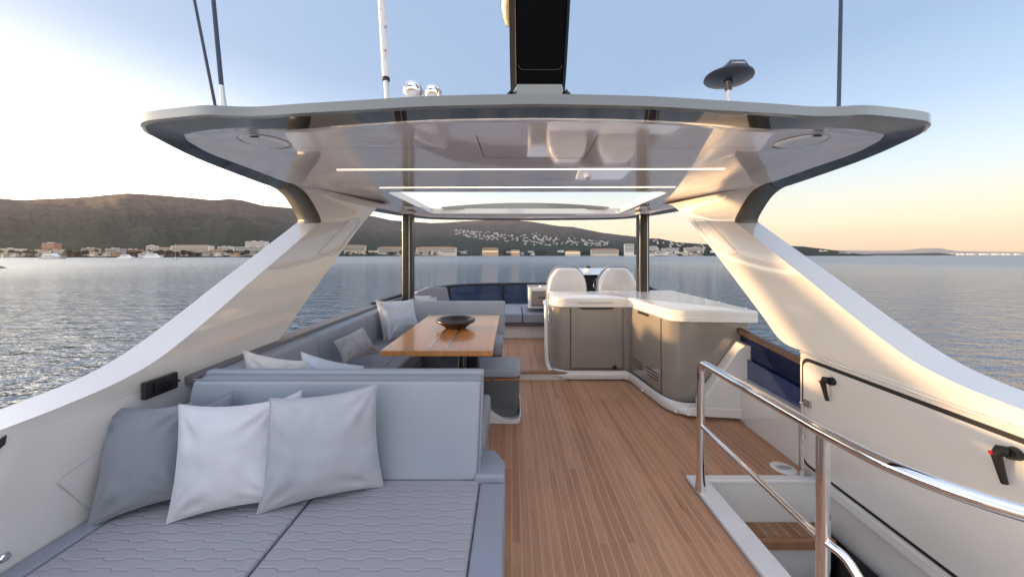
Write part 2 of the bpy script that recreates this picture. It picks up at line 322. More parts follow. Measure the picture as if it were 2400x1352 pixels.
def terr(px, t):
    Ys = shoreY(px); k = 2.6 if px < 700 else 2.6-(min(px,1300)-700)/600*1.2; Y = Ys*(1+k*t)
    pr = lerp_list(RIDGE, px); ps = HY + (EYE-SEA-.6)*F/Ys
    g = prof(t)
    a = noise.fractal(Vector((px*.012, t*3.1, 2.0)), 1.0, 2.0, 5)*.10*math.sin(math.pi*min(t,1))
    rid = abs(noise.fractal(Vector((px*.02+t*1.5, t*1.2, 7.0)), 1.0, 2.0, 4))
    jit = noise.fractal(Vector((px*.15, 0, 4.0)), 1.0, 2.0, 4)*.9
    g = g + a - rid*.05*math.sin(math.pi*min(t,1))
    py = ps-(ps-pr)*g + jit*t
    return pd(px, py, Y)
rows = []
NT = 64
cols_px = [p for p in range(-1500, 1762, 5)]
for j in range(NT+1): rows.append([terr(px, j/NT) for px in cols_px])
back = [Vector((p.x*1.5, p.y*1.5, SEA-5)) for p in rows[-1]]
front = [Vector((p.x*.999, p.y*.999, SEA-3)) for p in rows[0]]
def hill_mat(name, green, rock, rock_amt=.5, sc=.004):
    m = bpy.data.materials.new(name); m.use_nodes = True; nt = m.node_tree; b = nt.nodes['Principled BSDF']; b.inputs['Roughness'].default_value = .95; b.inputs['Specular IOR Level'].default_value = .1
    t = N(nt,'ShaderNodeTexCoord')
    n1 = N(nt,'ShaderNodeTexNoise', i_Scale=sc*1.6, i_Detail=10.0, i_Roughness=.74, i_Distortion=.3); L(nt, t.outputs['Object'], n1.inputs['Vector'])
    n2 = N(nt,'ShaderNodeTexNoise', i_Scale=sc*18, i_Detail=5.0, i_Roughness=.7); L(nt, t.outputs['Object'], n2.inputs['Vector'])
    sz = N(nt,'ShaderNodeSeparateXYZ'); L(nt, t.outputs['Object'], sz.inputs[0])
    hz = N(nt,'ShaderNodeMapRange'); L(nt, sz.outputs['Z'], hz.inputs['Value']); hz.inputs['From Min'].default_value = 60; hz.inputs['From Max'].default_value = 330; hz.inputs['To Min'].default_value = -.18; hz.inputs['To Max'].default_value = .10
    ad = N(nt,'ShaderNodeMath', operation='ADD'); L(nt, n1.outputs['Fac'], ad.inputs[0]); L(nt, hz.outputs[0], ad.inputs[1])
    ad2 = N(nt,'ShaderNodeMath', operation='MULTIPLY_ADD', n_1=.28); L(nt, n2.outputs['Fac'], ad2.inputs[0]); L(nt, ad.outputs[0], ad2.inputs[2])
    r = N(nt,'ShaderNodeValToRGB'); L(nt, ad2.outputs[0], r.inputs[0]); e = r.color_ramp.elements
    e[0].position = .46; e[0].color = (*green,1); e[1].position = .80+(.5-rock_amt)*.3; e[1].color = (*rock,1)
    q = r.color_ramp.elements.new(.62); q.color = (green[0]*1.5+.018, green[1]*1.3, green[2]*1.35, 1)
    v = N(nt,'ShaderNodeMapRange'); L(nt, n2.outputs['Fac'], v.inputs['Value']); v.inputs['From Min'].default_value=.35; v.inputs['From Max'].default_value=.65; v.inputs['To Min'].default_value = .25; v.inputs['To Max'].default_value = 1.9
    s = N(nt,'ShaderNodeVectorMath', operation='SCALE'); L(nt, r.outputs[0], s.inputs[0]); L(nt, v.outputs[0], s.inputs['Scale']); L(nt, s.outputs[0], b.inputs['Base Color'])
    bp = N(nt,'ShaderNodeBump', i_Strength=1.0, i_Distance=22.0); L(nt, n2.outputs['Fac'], bp.inputs['Height']); L(nt, bp.outputs[0], b.inputs['Normal'])
    return m
hill_m = hill_mat('wooded_rocky_hillside', (.017,.034,.026), (.115,.080,.074), .45)
hill_m2 = hill_mat('dark_wooded_headland', (.018,.030,.028), (.10,.085,.075), .3, .008)
far_m = mat('far_ridge_earth', (.16,.14,.16), .95, noise_amt=.15, noise_scale=.002)
tag(MB().grid([front]+rows+[back]).obj('mountain', hill_m, loc=(0,3000,SEA), smooth=180), kind='structure')
rows = []
for j in range(9):
    f = j/8*2-1; r = []
    for k in range(60):
        Y = 950+k*95; top = min(1, max(0,(Y-950)/500))*(560 if Y < 2500 else 450 if Y < 3800 else 600)
        r.append(Vector((-4700+f*900+noise.noise(Vector((k*.2,j*.7,0)))*120, Y, SEA+(top*(1-f*f)**.8)*(1+.12*noise.fractal(Vector((k*.15,j*.4,3)),1,2,4)) - 3)))
    rows.append(r)
tag(MB().grid(rows).obj('sun_blocking_mountain', hill_m, loc=(-4700,3000,SEA), smooth=180), kind='structure')  # unseen mountain added to keep the low sun off the hill slopes
def ridge(name, T, Y0, depth, m, base_px, step=3, jit=.8, bulge=.6):
    rows = []; x0, x1 = base_px
    for j in range(13):
        t = j/12; r = []
        px = x0
        while px <= x1:
            Y = Y0+depth*t; pr = lerp_list(T, px); ps = HY+(EYE-SEA-.5)*F/Y0
            g = (t/.6)**bulge if t < .6 else 1-(t-.6)*1.5
            py = ps-(ps-pr)*g + (noise.fractal(Vector((px*.25, t*4, Y0*.01)),1.0,2.0,4))*jit*min(1,t*3)
            r.append(pd(px, py, Y)); px += step
        rows.append(r)
    fr = [Vector((p.x*.999, p.y*.999, SEA-3)) for p in rows[0]]; bk = [Vector((p.x*1.05, p.y*1.05, SEA-5)) for p in rows[-1]]
    return tag(MB().grid([fr]+rows+[bk]).obj(name, m, loc=(0,Y0,SEA), smooth=180), kind='structure')
HEAD = [(1440,599),(1490,574),(1513,561),(1525,558),(1548,559),(1583,567),(1653,572),(1740,577),(1800,574),(1878,577),(1904,580),(1962,587),(2006,594),(2020,596),(2045,599)]
ridge('headland', HEAD, 2300, 900, hill_m2, (1440,2046))
ISLE = [(2000,597),(2050,594.5),(2137,594),(2196,592),(2225,595),(2241,598)]
ridge('islet', ISLE, 5200, 500, hill_m2, (1990,2243), jit=.5)
FARR = [(1700,589),(1962,586.5),(2040,587.5),(2108,587),(2140,584),(2172,581),(2207,582),(2239,588),(2300,589.5),(2400,590.5),(2700,591),(3000,592)]
ridge('far_coast', FARR, 14000, 3000, far_m, (1700,3000), step=8, jit=.3)
# ------------------------------------------------------------------ coastal buildings, trees, boats
wall_c = [mat('white_render', (.72,.68,.62), .8, noise_amt=.08, noise_scale=.2), mat('cream_render', (.60,.50,.38), .8, noise_amt=.08, noise_scale=.2), mat('ochre_render', (.52,.34,.20), .8, noise_amt=.08, noise_scale=.2),
          mat('terracotta_render', (.46,.20,.13), .8, noise_amt=.08, noise_scale=.2), mat('grey_render', (.40,.39,.38), .8, noise_amt=.08, noise_scale=.2)]
roof_t = mat('clay_roof_tiles', (.34,.16,.10), .85, noise_amt=.2, noise_scale=.8); roof_f = mat('flat_roof_felt', (.50,.47,.43), .9)
win_m = mat('dark_window_glass', (.03,.035,.045), .15); lit_m = mat('lit_window', (.8,.6,.3), .5, emit=(1,.60,.25), estr=.16)
def terr_at(px, py):
    best = None
    for k in range(2, 240):
        p = terr(px, k/240); yy = HY-(p.z-EYE)*F/p.y
        if yy <= py: return p, k/240
    return terr(px, .4), .4
def head_at(px, py, T=HEAD, Y0=2300, depth=900):
    ps = HY+(EYE-SEA-.5)*F/Y0; pr = lerp_list(T, px); g = max(0.02, min(.95, (ps-py)/(ps-pr))); t = .6*g**(1/.6)
    return pd(px, py, Y0+depth*t)
HM = {}
def house_mesh(kind):
    if kind in HM: return HM[kind]
    b = MB().box(-1,1,-1,1,-2.2,1)
    if kind[1] == 'r': b2 = MB().add([(-1.15,-1.15,1),(1.15,-1.15,1),(1.15,1.15,1),(-1.15,1.15,1),(-.4,0,1.55),(.4,0,1.55)], [(0,1,5,4),(1,2,5),(2,3,4,5),(3,0,4),(3,2,1,0)])
    else: b2 = MB().box(-1.05,1.05,-1.05,1.05,1.0,1.12).box(-.5,.2,-.3,.6,1.12,1.6)
    b3 = MB()
    b3.box(-.7,.55,-1.06,-.99,-.1,.5)
    HM[kind] = (b, b2, b3); return HM[kind]
HCACHE = {}
def house(p, w, h, kind, label, group):
    k = kind
    if k not in HCACHE:
        b, b2, b3 = house_mesh(k); t = bpy.data.objects.new('house', None); t.location = (0,0,0); OFF[t] = Vector((0,0,0)); col.objects.link(t)
        b.obj('wall', wall_c[k[0]], t); b2.obj('roof', roof_t if k[1]=='r' else roof_f, t); b3.obj('window_band', win_m, t)
        HCACHE[k] = t; r = t; first = True
    else:
        src = HCACHE[k]; r = src.copy(); col.objects.link(r)
        for ch in src.children:
            c = ch.copy(); col.objects.link(c); c.parent = r
    r.location = p; r.scale = (w/2, w*.4, h/2); r.rotation_euler = (0,0,random.uniform(-.5,.5))
    tag(r, label, 'house', group); return r
def village(n, area, label_fn, group, place, wpx=(2.6,5.2)):
    for _ in range(n):
        px, py = area(); p = place(px, py); s = p.y/F; w = random.uniform(*wpx)*s; h = random.uniform(1.6,3.0)*s
        kd = (random.choice([0,0,0,0,1,4]), random.choice('rff'))
        house(p+Vector((0,-w*.3,h*.3)), w, h, kd, label_fn(px, py, kd), group)
rr = random
cols_n = {0:'white',1:'cream',2:'ochre',3:'terracotta',4:'grey'}
def lab(marks):
    def f(px, py, kd):
        w = [n for x, n in marks if px <= x][0]
        return 'tiny %s %s-roofed house %s' % (cols_n[kd[0]], 'tile' if kd[1]=='r' else 'flat', w)
    return f
MA = [(1105,'at the upper left end of the hillside village'),(1135,'in the upper left of the village, left of its middle'),(1170,'in the middle of the upper village band'),(1190,'right of the upper village middle'),(1300,'at the gap between the two village bands')]
MBB = [(1255,'below the stepped villa on the hillside'),(1290,'right below the stepped villa, lower slope'),(1325,'in the middle of the lower village band'),(1360,'right of the lower village middle'),(1500,'at the thin right end of the hillside village')]
MC = [(1550,'on the headland summit right of the black post'),(1590,'on the middle of the headland slope'),(1630,'on the right part of the headland slope'),(1800,'on the headland where the right arch cuts it off')]
LT = [(60,'at the far left edge of the shore'),(130,'by the terracotta tower'),(230,'behind the moored ferry'),(330,'by the grey stepped block'),(430,'by the left end of the long hotel'),(520,'by the right end of the long hotel'),(700,'beside the left arch')]
CT = [(960,'between the left arch and the left black post'),(1075,'before the long cream hotel'),(1190,'by the lit central hotel'),(1330,'between the lit hotel and the restaurant'),(1600,'just left of the right black post')]
HT_ = [(1560,'on the shore just right of the right black post'),(1620,'in the middle of the headland shore'),(1800,'on the headland shore beside the right arch')]
def mark(T, px): return [n for x, n in T if px <= x][0]
def areaA():
    x = rr.uniform(1068,1215); c = 541+(x-1068)*.11; return x, c+rr.uniform(-5,14)*(.6+.4*math.sin((x-1068)/147*3.1))
def areaB():
    x = rr.uniform(1222,1425); c = 562+(x-1222)*.045; return x, c+rr.uniform(-11,13)*(1-(x-1222)/380)
def areaC():
    x = rr.uniform(1514,1690); return x, rr.uniform(lerp_list(HEAD, x)+4, 592)
village(85, areaA, lab(MA), 'houses in the hillside village', lambda x,y: terr_at(x,y)[0])
village(105, areaB, lab(MBB), 'houses in the hillside village', lambda x,y: terr_at(x,y)[0])
village(70, areaC, lab(MC), 'houses on the headland', head_at)
for x, y in ((1248,549),(1256,547),(1264,552),(1252,556)): house(terr_at(x,y)[0], 24, 12, (0,'f'), 'larger white block of the stepped villa above the hillside village', 'stepped villa blocks')
for x, y in ((1925,589),(1935,589),(1972,593),(1985,594),(1990,594)): house(head_at(x,y), 22, 10, (0,'f'), 'small white house by the water at the tip of the right headland', 'houses on the headland tip')
def hotel(px0, px1, py0, py1, Y, floors, c, label, roof='f', lit=False, cat='hotel', steps=False, depth=16):
    a = pd(px0, py1, Y); b = pd(px1, py0, Y); zb, zt = SEA+.3, b.z; w = b.x-a.x; base = max(a.z, SEA+.3)
    t = thing('hotel' if cat == 'hotel' else 'building', ((a.x+b.x)/2, Y, base), label, cat)
    MB().box(a.x,b.x,Y,Y+depth,min(zb,base)-2,zt).obj('wall', wall_c[c], t)
    fh = (zt-base)/floors
    for i in range(floors):
        z0 = base+fh*(i+.28); m = MB().box(a.x+w*.03, b.x-w*.03, Y-.15, Y+.3, z0, z0+fh*.42)
        m.obj('window_band', lit_m if (lit and i == 0) else win_m, t)
        MB().box(a.x-.1,b.x+.1,Y-1.2,Y-.2,z0-fh*.22,z0-fh*.06).obj('balcony', wall_c[0] if c != 3 else wall_c[3], t)
    if roof == 'r':
        MB().add([(a.x-1,Y-1,zt),(b.x+1,Y-1,zt),(b.x+1,Y+depth+1,zt),(a.x-1,Y+depth+1,zt),(a.x+w*.12,Y+depth/2,zt+fh*.8),(b.x-w*.12,Y+depth/2,zt+fh*.8)], [(0,1,5,4),(1,2,5),(2,3,4,5),(3,0,4),(3,2,1,0)]).obj('roof', roof_t, t)
    else:
        MB().box(a.x-.3,b.x+.3,Y-.3,Y+depth,zt,zt+.5).box(a.x+w*.3,a.x+w*.42,Y+4,Y+9,zt+.5,zt+3).box(a.x+w*.7,a.x+w*.78,Y+4,Y+9,zt+.5,zt+2.4).obj('roof', roof_f, t)
    return t
hotel(-60,42,583,596,815,4,1,'long cream waterfront block at the far left edge of the shore')
hotel(14,102,587,601,800,3,1,'low cream waterfront block in front of the far left hotel')
hotel(98,125,570,592,860,7,3,'tall square terracotta tower above the left waterfront','f')
hotel(104,152,587,600,800,3,4,'grey apartment block right of the terracotta tower')
hotel(190,220,582,597,900,3,1,'small cream building with a flat roof behind the ferry')
hotel(247,278,583,602,800,5,4,'grey stepped apartment block above the moored white motor yachts')
hotel(285,322,585,598,830,2,3,'low brown waterfront pavilion with a flat roof')
hotel(343,358,576,592,900,4,0,'short white tower at the left end of the long hotel row')
hotel(355,400,582,595,880,4,0,'white hotel wing left of the long green hotel','r')
hotel(400,490,576,594,880,6,0,'long pale many-balconied hotel on the left shore','r')
hotel(480,512,588,601,880,3,2,'ochre beach house right of the long hotel','r')
hotel(510,540,578,592,980,4,0,'white apartment house between two dark pines','f')
hotel(553,618,579,596,980,5,0,'white terraced hotel beside the left arch')
hotel(575,622,566,580,1040,3,0,'white block on top of the terraced hotel beside the left arch')
hotel(804,856,576,588,1900,4,1,'cream hotel just right of the left arch','r')
hotel(808,828,591,598,1800,2,0,'small white house at the water just right of the left arch','f','','house')
hotel(885,944,581,592,2100,3,1,'cream hotel just left of the left black post','r')
hotel(975,1070,581,592,2150,3,1,'long cream hotel just right of the left black post','r')
hotel(1130,1168,583.5,591,2200,2,2,'ochre lit hotel at the centre of the shore','r',True)
hotel(1198,1218,586,592,2200,2,2,'ochre lit building right of the lit central hotel','f',True)
hotel(1325,1360,590,594,2250,1,1,'low lit waterfront restaurant between trees','r',True,'building')
hotel(1385,1450,585,594,2280,3,1,'low cream hotel left of the right black post','r')
hotel(1464,1486,572,591,2280,6,0,'tall white hotel touching the left side of the right black post')
hotel(1510,1540,577,594,2280,6,0,'tall white hotel just right of the right black post')
hotel(1552,1588,582,595,2280,4,0,'stepped white hotel in the middle of the headland shore')
hotel(1605,1650,581,594,2280,4,1,'cream hotel on the headland shore beside the right arch')
for i, x in enumerate(range(2200, 2400, 9)):
    if i % 3 != 1: house(pd(x+rr.uniform(-3,3), 595.6, 13000), 90, 22, (0,'f'), 'pale speck of a building on the far right coast', 'buildings on the far coast')
for i in range(26):
    px = rr.uniform(0, 610); Y = shoreY(px)*1.01+rr.uniform(0,60); s = Y/F; kd = (rr.choice([0,0,1,1,2,4]), rr.choice('rf'))
    house(pd(px, rr.uniform(592,599), Y), rr.uniform(8,18)*s, rr.uniform(4,7)*s, kd, 'small %s %s-roofed waterfront house %s' % (cols_n[kd[0]], 'tile' if kd[1]=='r' else 'flat', mark(LT,px)), 'waterfront houses')
for i in range(30):
    px = rr.uniform(810, 1500); Y = shoreY(px)*1.005+rr.uniform(0,40); s = Y/F; kd = (rr.choice([0,1,1,2,4]), rr.choice('rf'))
    house(pd(px, rr.uniform(588,595), Y), rr.uniform(6,14)*s, rr.uniform(2.2,4)*s, kd, 'small %s %s-roofed waterfront house %s' % (cols_n[kd[0]], 'tile' if kd[1]=='r' else 'flat', mark(CT,px)), 'waterfront houses')
for i in range(14):
    px = rr.uniform(1513, 1680); Y = 2270; s = Y/F; kd = (rr.choice([0,0,1,4]), rr.choice('rf'))
    house(pd(px, rr.uniform(588,595), Y), rr.uniform(7,14)*s, rr.uniform(2.5,5)*s, kd, 'small %s %s-roofed waterfront house %s' % (cols_n[kd[0]], 'tile' if kd[1]=='r' else 'flat', mark(HT_,px)), 'waterfront houses')
# trees
leaf = [mat('dark_pine_foliage', (.018,.032,.020), .9, noise_amt=.5, noise_scale=.6), mat('olive_foliage', (.045,.050,.025), .9, noise_amt=.5, noise_scale=.6)]
bark = mat('bark', (.06,.045,.035), .9)
def crown_mesh(seed):
    rs = random.Random(seed); m = MB()
    for _ in range(210):
        while True:
            v = Vector((rs.uniform(-1,1), rs.uniform(-1,1), rs.uniform(-.7,1)))
            if .35 < v.length < 1: break
        v *= .85+.35*noise.noise(v*2.2+Vector((seed,0,0))); s = rs.uniform(.10,.24); a = Vector((rs.uniform(-1,1),rs.uniform(-1,1),rs.uniform(-1,1))).normalized(); b = a.orthogonal().normalized(); c = a.cross(b)
        m.add([v+b*s, v+c*s*.8, v-b*s, v-c*s*.8], [(0,1,2,3)])
    return m
TS = []
for k in range(4):
    t = bpy.data.objects.new('pine_tree', None); OFF[t] = Vector((0,0,0)); col.objects.link(t)
    crown_mesh(k*3+1).obj('crown', leaf[k%2], t, smooth=0)
    MB().tube([(0,0,-2.2),(.05,0,-1),(0,.05,0)], [.12,.09,.05], 6).obj('trunk', bark, t)
    TS.append([t, False])
def tree(p, r, label, group):
    k = rr.randrange(4); src, used = TS[k]
    if not used: o = src; TS[k][1] = True
    else:
        o = src.copy(); col.objects.link(o)
        for ch in src.children:
            c = ch.copy(); col.objects.link(c); c.parent = o
    o.location = p; o.scale = (r*rr.uniform(1.1,1.7), r, r*rr.uniform(.75,1.1)); o.rotation_euler = (0,0,rr.uniform(0,6)); tag(o, label, 'tree', group)
for i in range(130):
    px = rr.uniform(-40, 640); Y = shoreY(px)*rr.uniform(1.0,1.12)+8; s = Y/F; r = rr.uniform(4,9)*s
    tree(pd(px, rr.uniform(589,598.5), Y), r*.8, rr.choice(['dark bushy','low spreading','rounded'])+' pine '+mark(LT,px), 'pines along the left waterfront')
for i in range(120):
    px = rr.uniform(800, 1480); Y = shoreY(px)*rr.uniform(1.0,1.05); s = Y/F; r = rr.uniform(2.6,5.6)*s
    tree(pd(px, rr.uniform(590.5,596), Y), r*.8, rr.choice(['dark bushy','low spreading','rounded'])+' tree '+mark(CT,px), 'trees along the central shore')
for i in range(45):
    px = rr.uniform(1512, 1690); Y = rr.uniform(2260,2290); r = rr.uniform(1.8,3.4)*Y/F
    tree(pd(px, rr.uniform(587,596), Y), r*.8, rr.choice(['dark bushy','low spreading','rounded'])+' tree '+mark(HT_,px), 'trees on the headland')
# boats
hull_w = mat('white_boat_hull', (.72,.72,.72), .3, noise_amt=.05); hull_g = mat('grey_boat_hull', (.32,.33,.35), .4, noise_amt=.05)
def boat(px, py, wpx, label, decks=2, hull=None, cat='motor yacht', name='motor_yacht'):
    Y = (EYE-SEA)*F/(py-HY+.0001); w = wpx/F*Y; c = pd(px, py, Y); x = c.x; h = w*.085
    t = thing(name, (x, Y, SEA), label, cat)
    B = w*.09
    MB().add([(x-w/2,Y-B,SEA-.1),(x+w*.38,Y-B,SEA-.1),(x+w*.46,Y,SEA-.1),(x+w*.38,Y+B,SEA-.1),(x-w/2,Y+B,SEA-.1),
              (x-w/2,Y-B,SEA+h),(x+w*.40,Y-B,SEA+h*1.25),(x+w/2,Y,SEA+h*1.4),(x+w*.40,Y+B,SEA+h*1.25),(x-w/2,Y+B,SEA+h)],
             [(0,4,3,2,1),(5,6,7,8,9),(0,1,6,5),(1,2,7,6),(2,3,8,7),(3,4,9,8),(4,0,5,9)]).obj('hull', hull or hull_w, t)
    z = SEA+h*1.02
    for k in range(decks):
        a, b = x-w*(.38-.06*k), x+w*(.22-.10*k); hh = h*.85
        MB().add([(a,Y-B*.8,z),(b,Y-B*.8,z),(b,Y+B*.8,z),(a,Y+B*.8,z),(a+w*.02,Y-B*.7,z+hh),(b-w*.07,Y-B*.7,z+hh),(b-w*.07,Y+B*.7,z+hh),(a+w*.02,Y+B*.7,z+hh)],
                 [(0,3,2,1),(4,5,6,7),(0,1,5,4),(1,2,6,5),(2,3,7,6),(3,0,4,7)]).obj('deckhouse', hull_w, t)
        MB().box(a+w*.04,b-w*.09,Y-B*.83,Y-B*.7,z+hh*.35,z+hh*.72).obj('window_band', win_m, t)
        z += hh
    MB().tube([(x-w*.1,Y,z),(x-w*.12,Y,z+h*1.4)], w*.006, 6).obj('mast', hull_w, t)
boat(125, 606.9, 58, 'long grey and white ferry moored off the left shore', 2, hull_g, 'ferry', 'ferry')
boat(298, 605.2, 38, 'white motor yacht moored below the grey stepped block', 2)
boat(362, 604.2, 44, 'sleek white motor yacht moored left of the long hotel', 2)
boat(1497, 600.6, 22, 'tiny white motor boat by the right black post', 1)
def sailboat(px, py, wpx, hpx, label):
    Y = (EYE-SEA)*F/(py-HY); w = wpx/F*Y; x = pd(px,py,Y).x; t = thing('sailboat', (x,Y,SEA), label, 'sailboat')
    MB().add([(x-w/2,Y-w*.12,SEA+w*.09),(x+w*.3,Y-w*.13,SEA+w*.10),(x+w/2,Y,SEA+w*.14),(x+w*.3,Y+w*.13,SEA+w*.1),(x-w/2,Y+w*.12,SEA+w*.09),(x-w*.4,Y,SEA-.2),(x+w*.36,Y,SEA-.2)],
             [(0,1,2,3,4),(0,5,6,1),(1,6,2),(2,6,3),(3,6,5,4),(4,5,0)]).obj('hull', wall_c[1], t)
    MB().tube([(x,Y,SEA),(x,Y,SEA+hpx/F*Y)], w*.012, 6).obj('mast', hull_w, t)
    MB().tube([(x,Y,SEA+w*.2),(x-w*.42,Y,SEA+w*.21)], w*.018, 6).obj('boom', hull_w, t)
sailboat(411, 609.0, 15, 38, 'small cream sailboat with a bare mast off the left shore')
sailboat(1105, 600.9, 6, 22, 'distant bare-masted sailboat right of the left black post')
sailboat(1127, 600.9, 6, 14, 'smaller distant sailboat right of the other bare mast')
jy = (EYE-SEA)*F/(628.5-HY)
tag(MB().add([(-420,jy-2,SEA-.2),(-204,jy-1.2,SEA-.2),(-201,jy,SEA-.2),(-204,jy+1.5,SEA-.2),(-420,jy+2,SEA-.2),(-420,jy-2,SEA+.75),(-206,jy-1.1,SEA+.72),(-203,jy,SEA+.5),(-206,jy+1.3,SEA+.72),(-420,jy+2,SEA+.75)],
         [(0,4,3,2,1),(5,6,7,8,9),(0,1,6,5),(1,2,7,6),(2,3,8,7),(3,4,9,8),(4,0,5,9)]).obj('jetty', mat('dark_stone', (.05,.055,.06), .8, noise_amt=.3, noise_scale=1)), 'low dark jetty reaching in from the left edge of the sea', 'jetty')

# ------------------------------------------------------------------ decks
UP = .105; SY = 4.40
d = MB(); d.add([(-2.05,-1,0),(1.30,-1,0),(1.30,2.41,0),(2.3,2.41,0),(2.3,4.6,0),(-2.05,4.6,0)], [(0,1,2,3,4,5)])
tag(d.obj('teak_deck', deck_m, loc=(0,0,0)), kind='structure')
d = MB().add([(-2.0,SY,UP),(2.3,SY,UP),(2.35,7.2,UP),(-1.7,7.2,UP)], [(0,1,2,3)])
tag(d.obj('upper_teak_deck', deck_m, loc=(0.02,0,UP)), kind='structure')
tag(MB().box(-.2,.9,SY-.02,SY+.02,.0,UP-.022).obj('step_riser', gel_matt), kind='structure')
tag(MB().box(-.2,.9,SY-.045,SY+.03,UP-.022,UP+.003).obj('step_nosing', trim_wood, bevel=.006), kind='structure')
# hull body under the deck so that nothing floats
hb = thing('yacht_hull', (0,2,SEA), 'white hull sides of the yacht under the open deck', 'yacht hull')
OUT = .27
pts = [(-2.2,-1.5),(-2.2,5.0),(-1.95,6.3),(-1.2,7.9),(0,8.3)]
full = [Vector((x,y,0)) for x,y in pts]; fr = [mir(p) for p in reversed(full)]; ring = full+fr
MB().prism([(p.x,p.y) for p in reversed(ring)], SEA-.4, -1.2).obj('lower_hull', gel, hb, .05)
# bulwarks
def bulwark(fn, name, label, parts):
    t = thing(name, fn(Vector((-1.9,3,0))), label, 'bulwark')
    def strip(zs, y0, y1, m, nm, x0=-1.9, x1=-2.15, bev=.01):
        b = MB(); ys = [y0+(y1-y0)*k/8 for k in range(9)]
        def xo(y, x): return x+max(0,y-4.6)**1.5*.17
        rows = [[fn(Vector((xo(y,x0),y,zs[0]))), fn(Vector((xo(y,x0),y,zs[1]))), fn(Vector((xo(y,x1),y,zs[1]))), fn(Vector((xo(y,x1),y,zs[0])))] for y in ys]
        b.grid(rows, True); n = len(b.v); b.f.append((0,1,2,3)); b.f.append((n-4,n-3,n-2,n-1)); return b.obj(nm, m, t, bev)
    for p in parts: strip(*p)
    return t
idn = lambda p: Vector(p)
bl = bulwark(idn, 'bulwark', 'white moulded bulwark along the left side behind the sofas', [((0,.905),-.6,2.9,gel,'wall'), ((0,.86),2.9,4.9,gel,'wall',-1.9,-1.975), ((-1.3,-.001),-.6,6.8,gel,'outer_skin',-1.86,-2.0)])
br = bulwark(mir, 'bulwark', 'white moulded bulwark along the right side beyond the galley and stairwell', [((-1.3,.41),2.60,6.9,gel,'wall'), ((.0,.905),-.6,2.58,gel,'wall'), ((-1.3,-.001),-.6,2.55,gel,'outer_skin',-1.93,-2.16)])
# grey capping rail behind left sofa
cap = [Vector((-1.885,1.98,.885)), Vector((-1.885,2.6,.90)), Vector((-1.885,3.8,.905)), Vector((-1.87,4.9,.905)), Vector((-1.80,5.5,.90)), Vector((-1.66,6.1,.90))]
cp = MB(); rows = [[p+Vector((.05,0,-.03)), p+Vector((.05,0,.012)), p+Vector((-.085,0,.014)), p+Vector((-.085,0,-.04))] for p in catmull(cap, 6)]
cp.grid(rows, True); cp.f += [(0,1,2,3), tuple(len(cp.v)-4+i for i in range(4))]
cp.obj('cap_rail', vinyl_dk, bl, .006)
# ------------------------------------------------------------------ hardtop
ht = thing('hardtop', cen(3,2.22), 'big white hardtop roof with grey edge and two swept side arches', 'hardtop')
Hf = [(1254,244),(1012,249),(825,259),(700,266),(608,272),(542,271.5),(484,269),(409,275.5),(347,283),(329,291),(334,303),(353,318),(453,367.5),(564,411),(642,438.5)]
Wf = [(1254,277),(1012,281),(825,292),(700,303),(615,300),(564,300),(520,302),(475,307),(440,313),(432,316.5),(435,323),(444,333),(497.5,362),(586,395),(675,428.5)]
Kf = [(1254,286),(1020,290),(840,301),(730,310),(650,313),(600,316),(570,320),(548,325),(535,330),(530,334),(535,339),(553,346),(640,372),(700,396),(775,424)]
ring1 = [pz(x,y,2.22) for x,y in Hf]+[Vector(v) for v in ((-2.17,3.7,2.22),(-2.06,4.4,2.22),(-1.92,4.91,2.22),(-1.73,5.39,2.22),(-1.3,5.9,2.22))]+[cen(6.05,2.22)]
ring2 = [pz(x,y,2.24) for x,y in Wf]+[Vector(v) for v in ((-1.95,3.7,2.235),(-1.85,4.4,2.235),(-1.74,4.9,2.235),(-1.58,5.35,2.235),(-1.22,5.78,2.235))]+[cen(5.93,2.235)]
ring3 = [pz(x,y,2.28) for x,y in Kf]+[Vector(v) for v in ((-1.59,3.7,2.28),(-1.57,4.3,2.28),(-1.55,4.85,2.28),(-1.47,5.3,2.28),(-1.2,5.68,2.28))]+[cen(5.8,2.28)]
ring1[0] = cen(ring1[0].y,2.22); ring2[0] = cen(ring2[0].y,2.24); ring3[0] = cen(ring3[0].y,2.28)
def fullring(r, n=4):
    r = catmull(r, n); return r + [mir(p) for p in reversed(r[1:-1])]
R1, R2, R3 = fullring(ring1), fullring(ring2), fullring(ring3)
R0 = [Vector((p.x, p.y, 2.262)) for p in R1]
ctr = Vector((.15,3.7,0))
def inset(r, k, z): return [Vector((p.x+(ctr.x-p.x)*k, p.y+(ctr.y-p.y)*k, z)) for p in r]
Rt1 = inset(R0,.012,2.272); Rt2 = inset(R0,.10,2.30)
def yless(rs, lo, hi):  # faces by station
    return rs
n1 = len(R1)
FA = MB().grid([inset(R1,.006,2.213), R1, R0, Rt1], True)
FA.obj('roof_edge', grey_gel, ht, smooth=50)
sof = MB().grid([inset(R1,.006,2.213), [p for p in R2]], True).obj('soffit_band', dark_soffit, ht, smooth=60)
# cove between band and flat ceiling, eased
rows = []
for k in range(7):
    t = k/6; e_ = math.sin(t*math.pi/2)
    rows.append([Vector((a.x+(b.x-a.x)*t, a.y+(b.y-a.y)*t, a.z+(b.z-a.z)*e_)) for a,b in zip(R2,R3)])
MB().grid(rows, True).obj('ceiling_cove', ceil_m, ht, smooth=60)
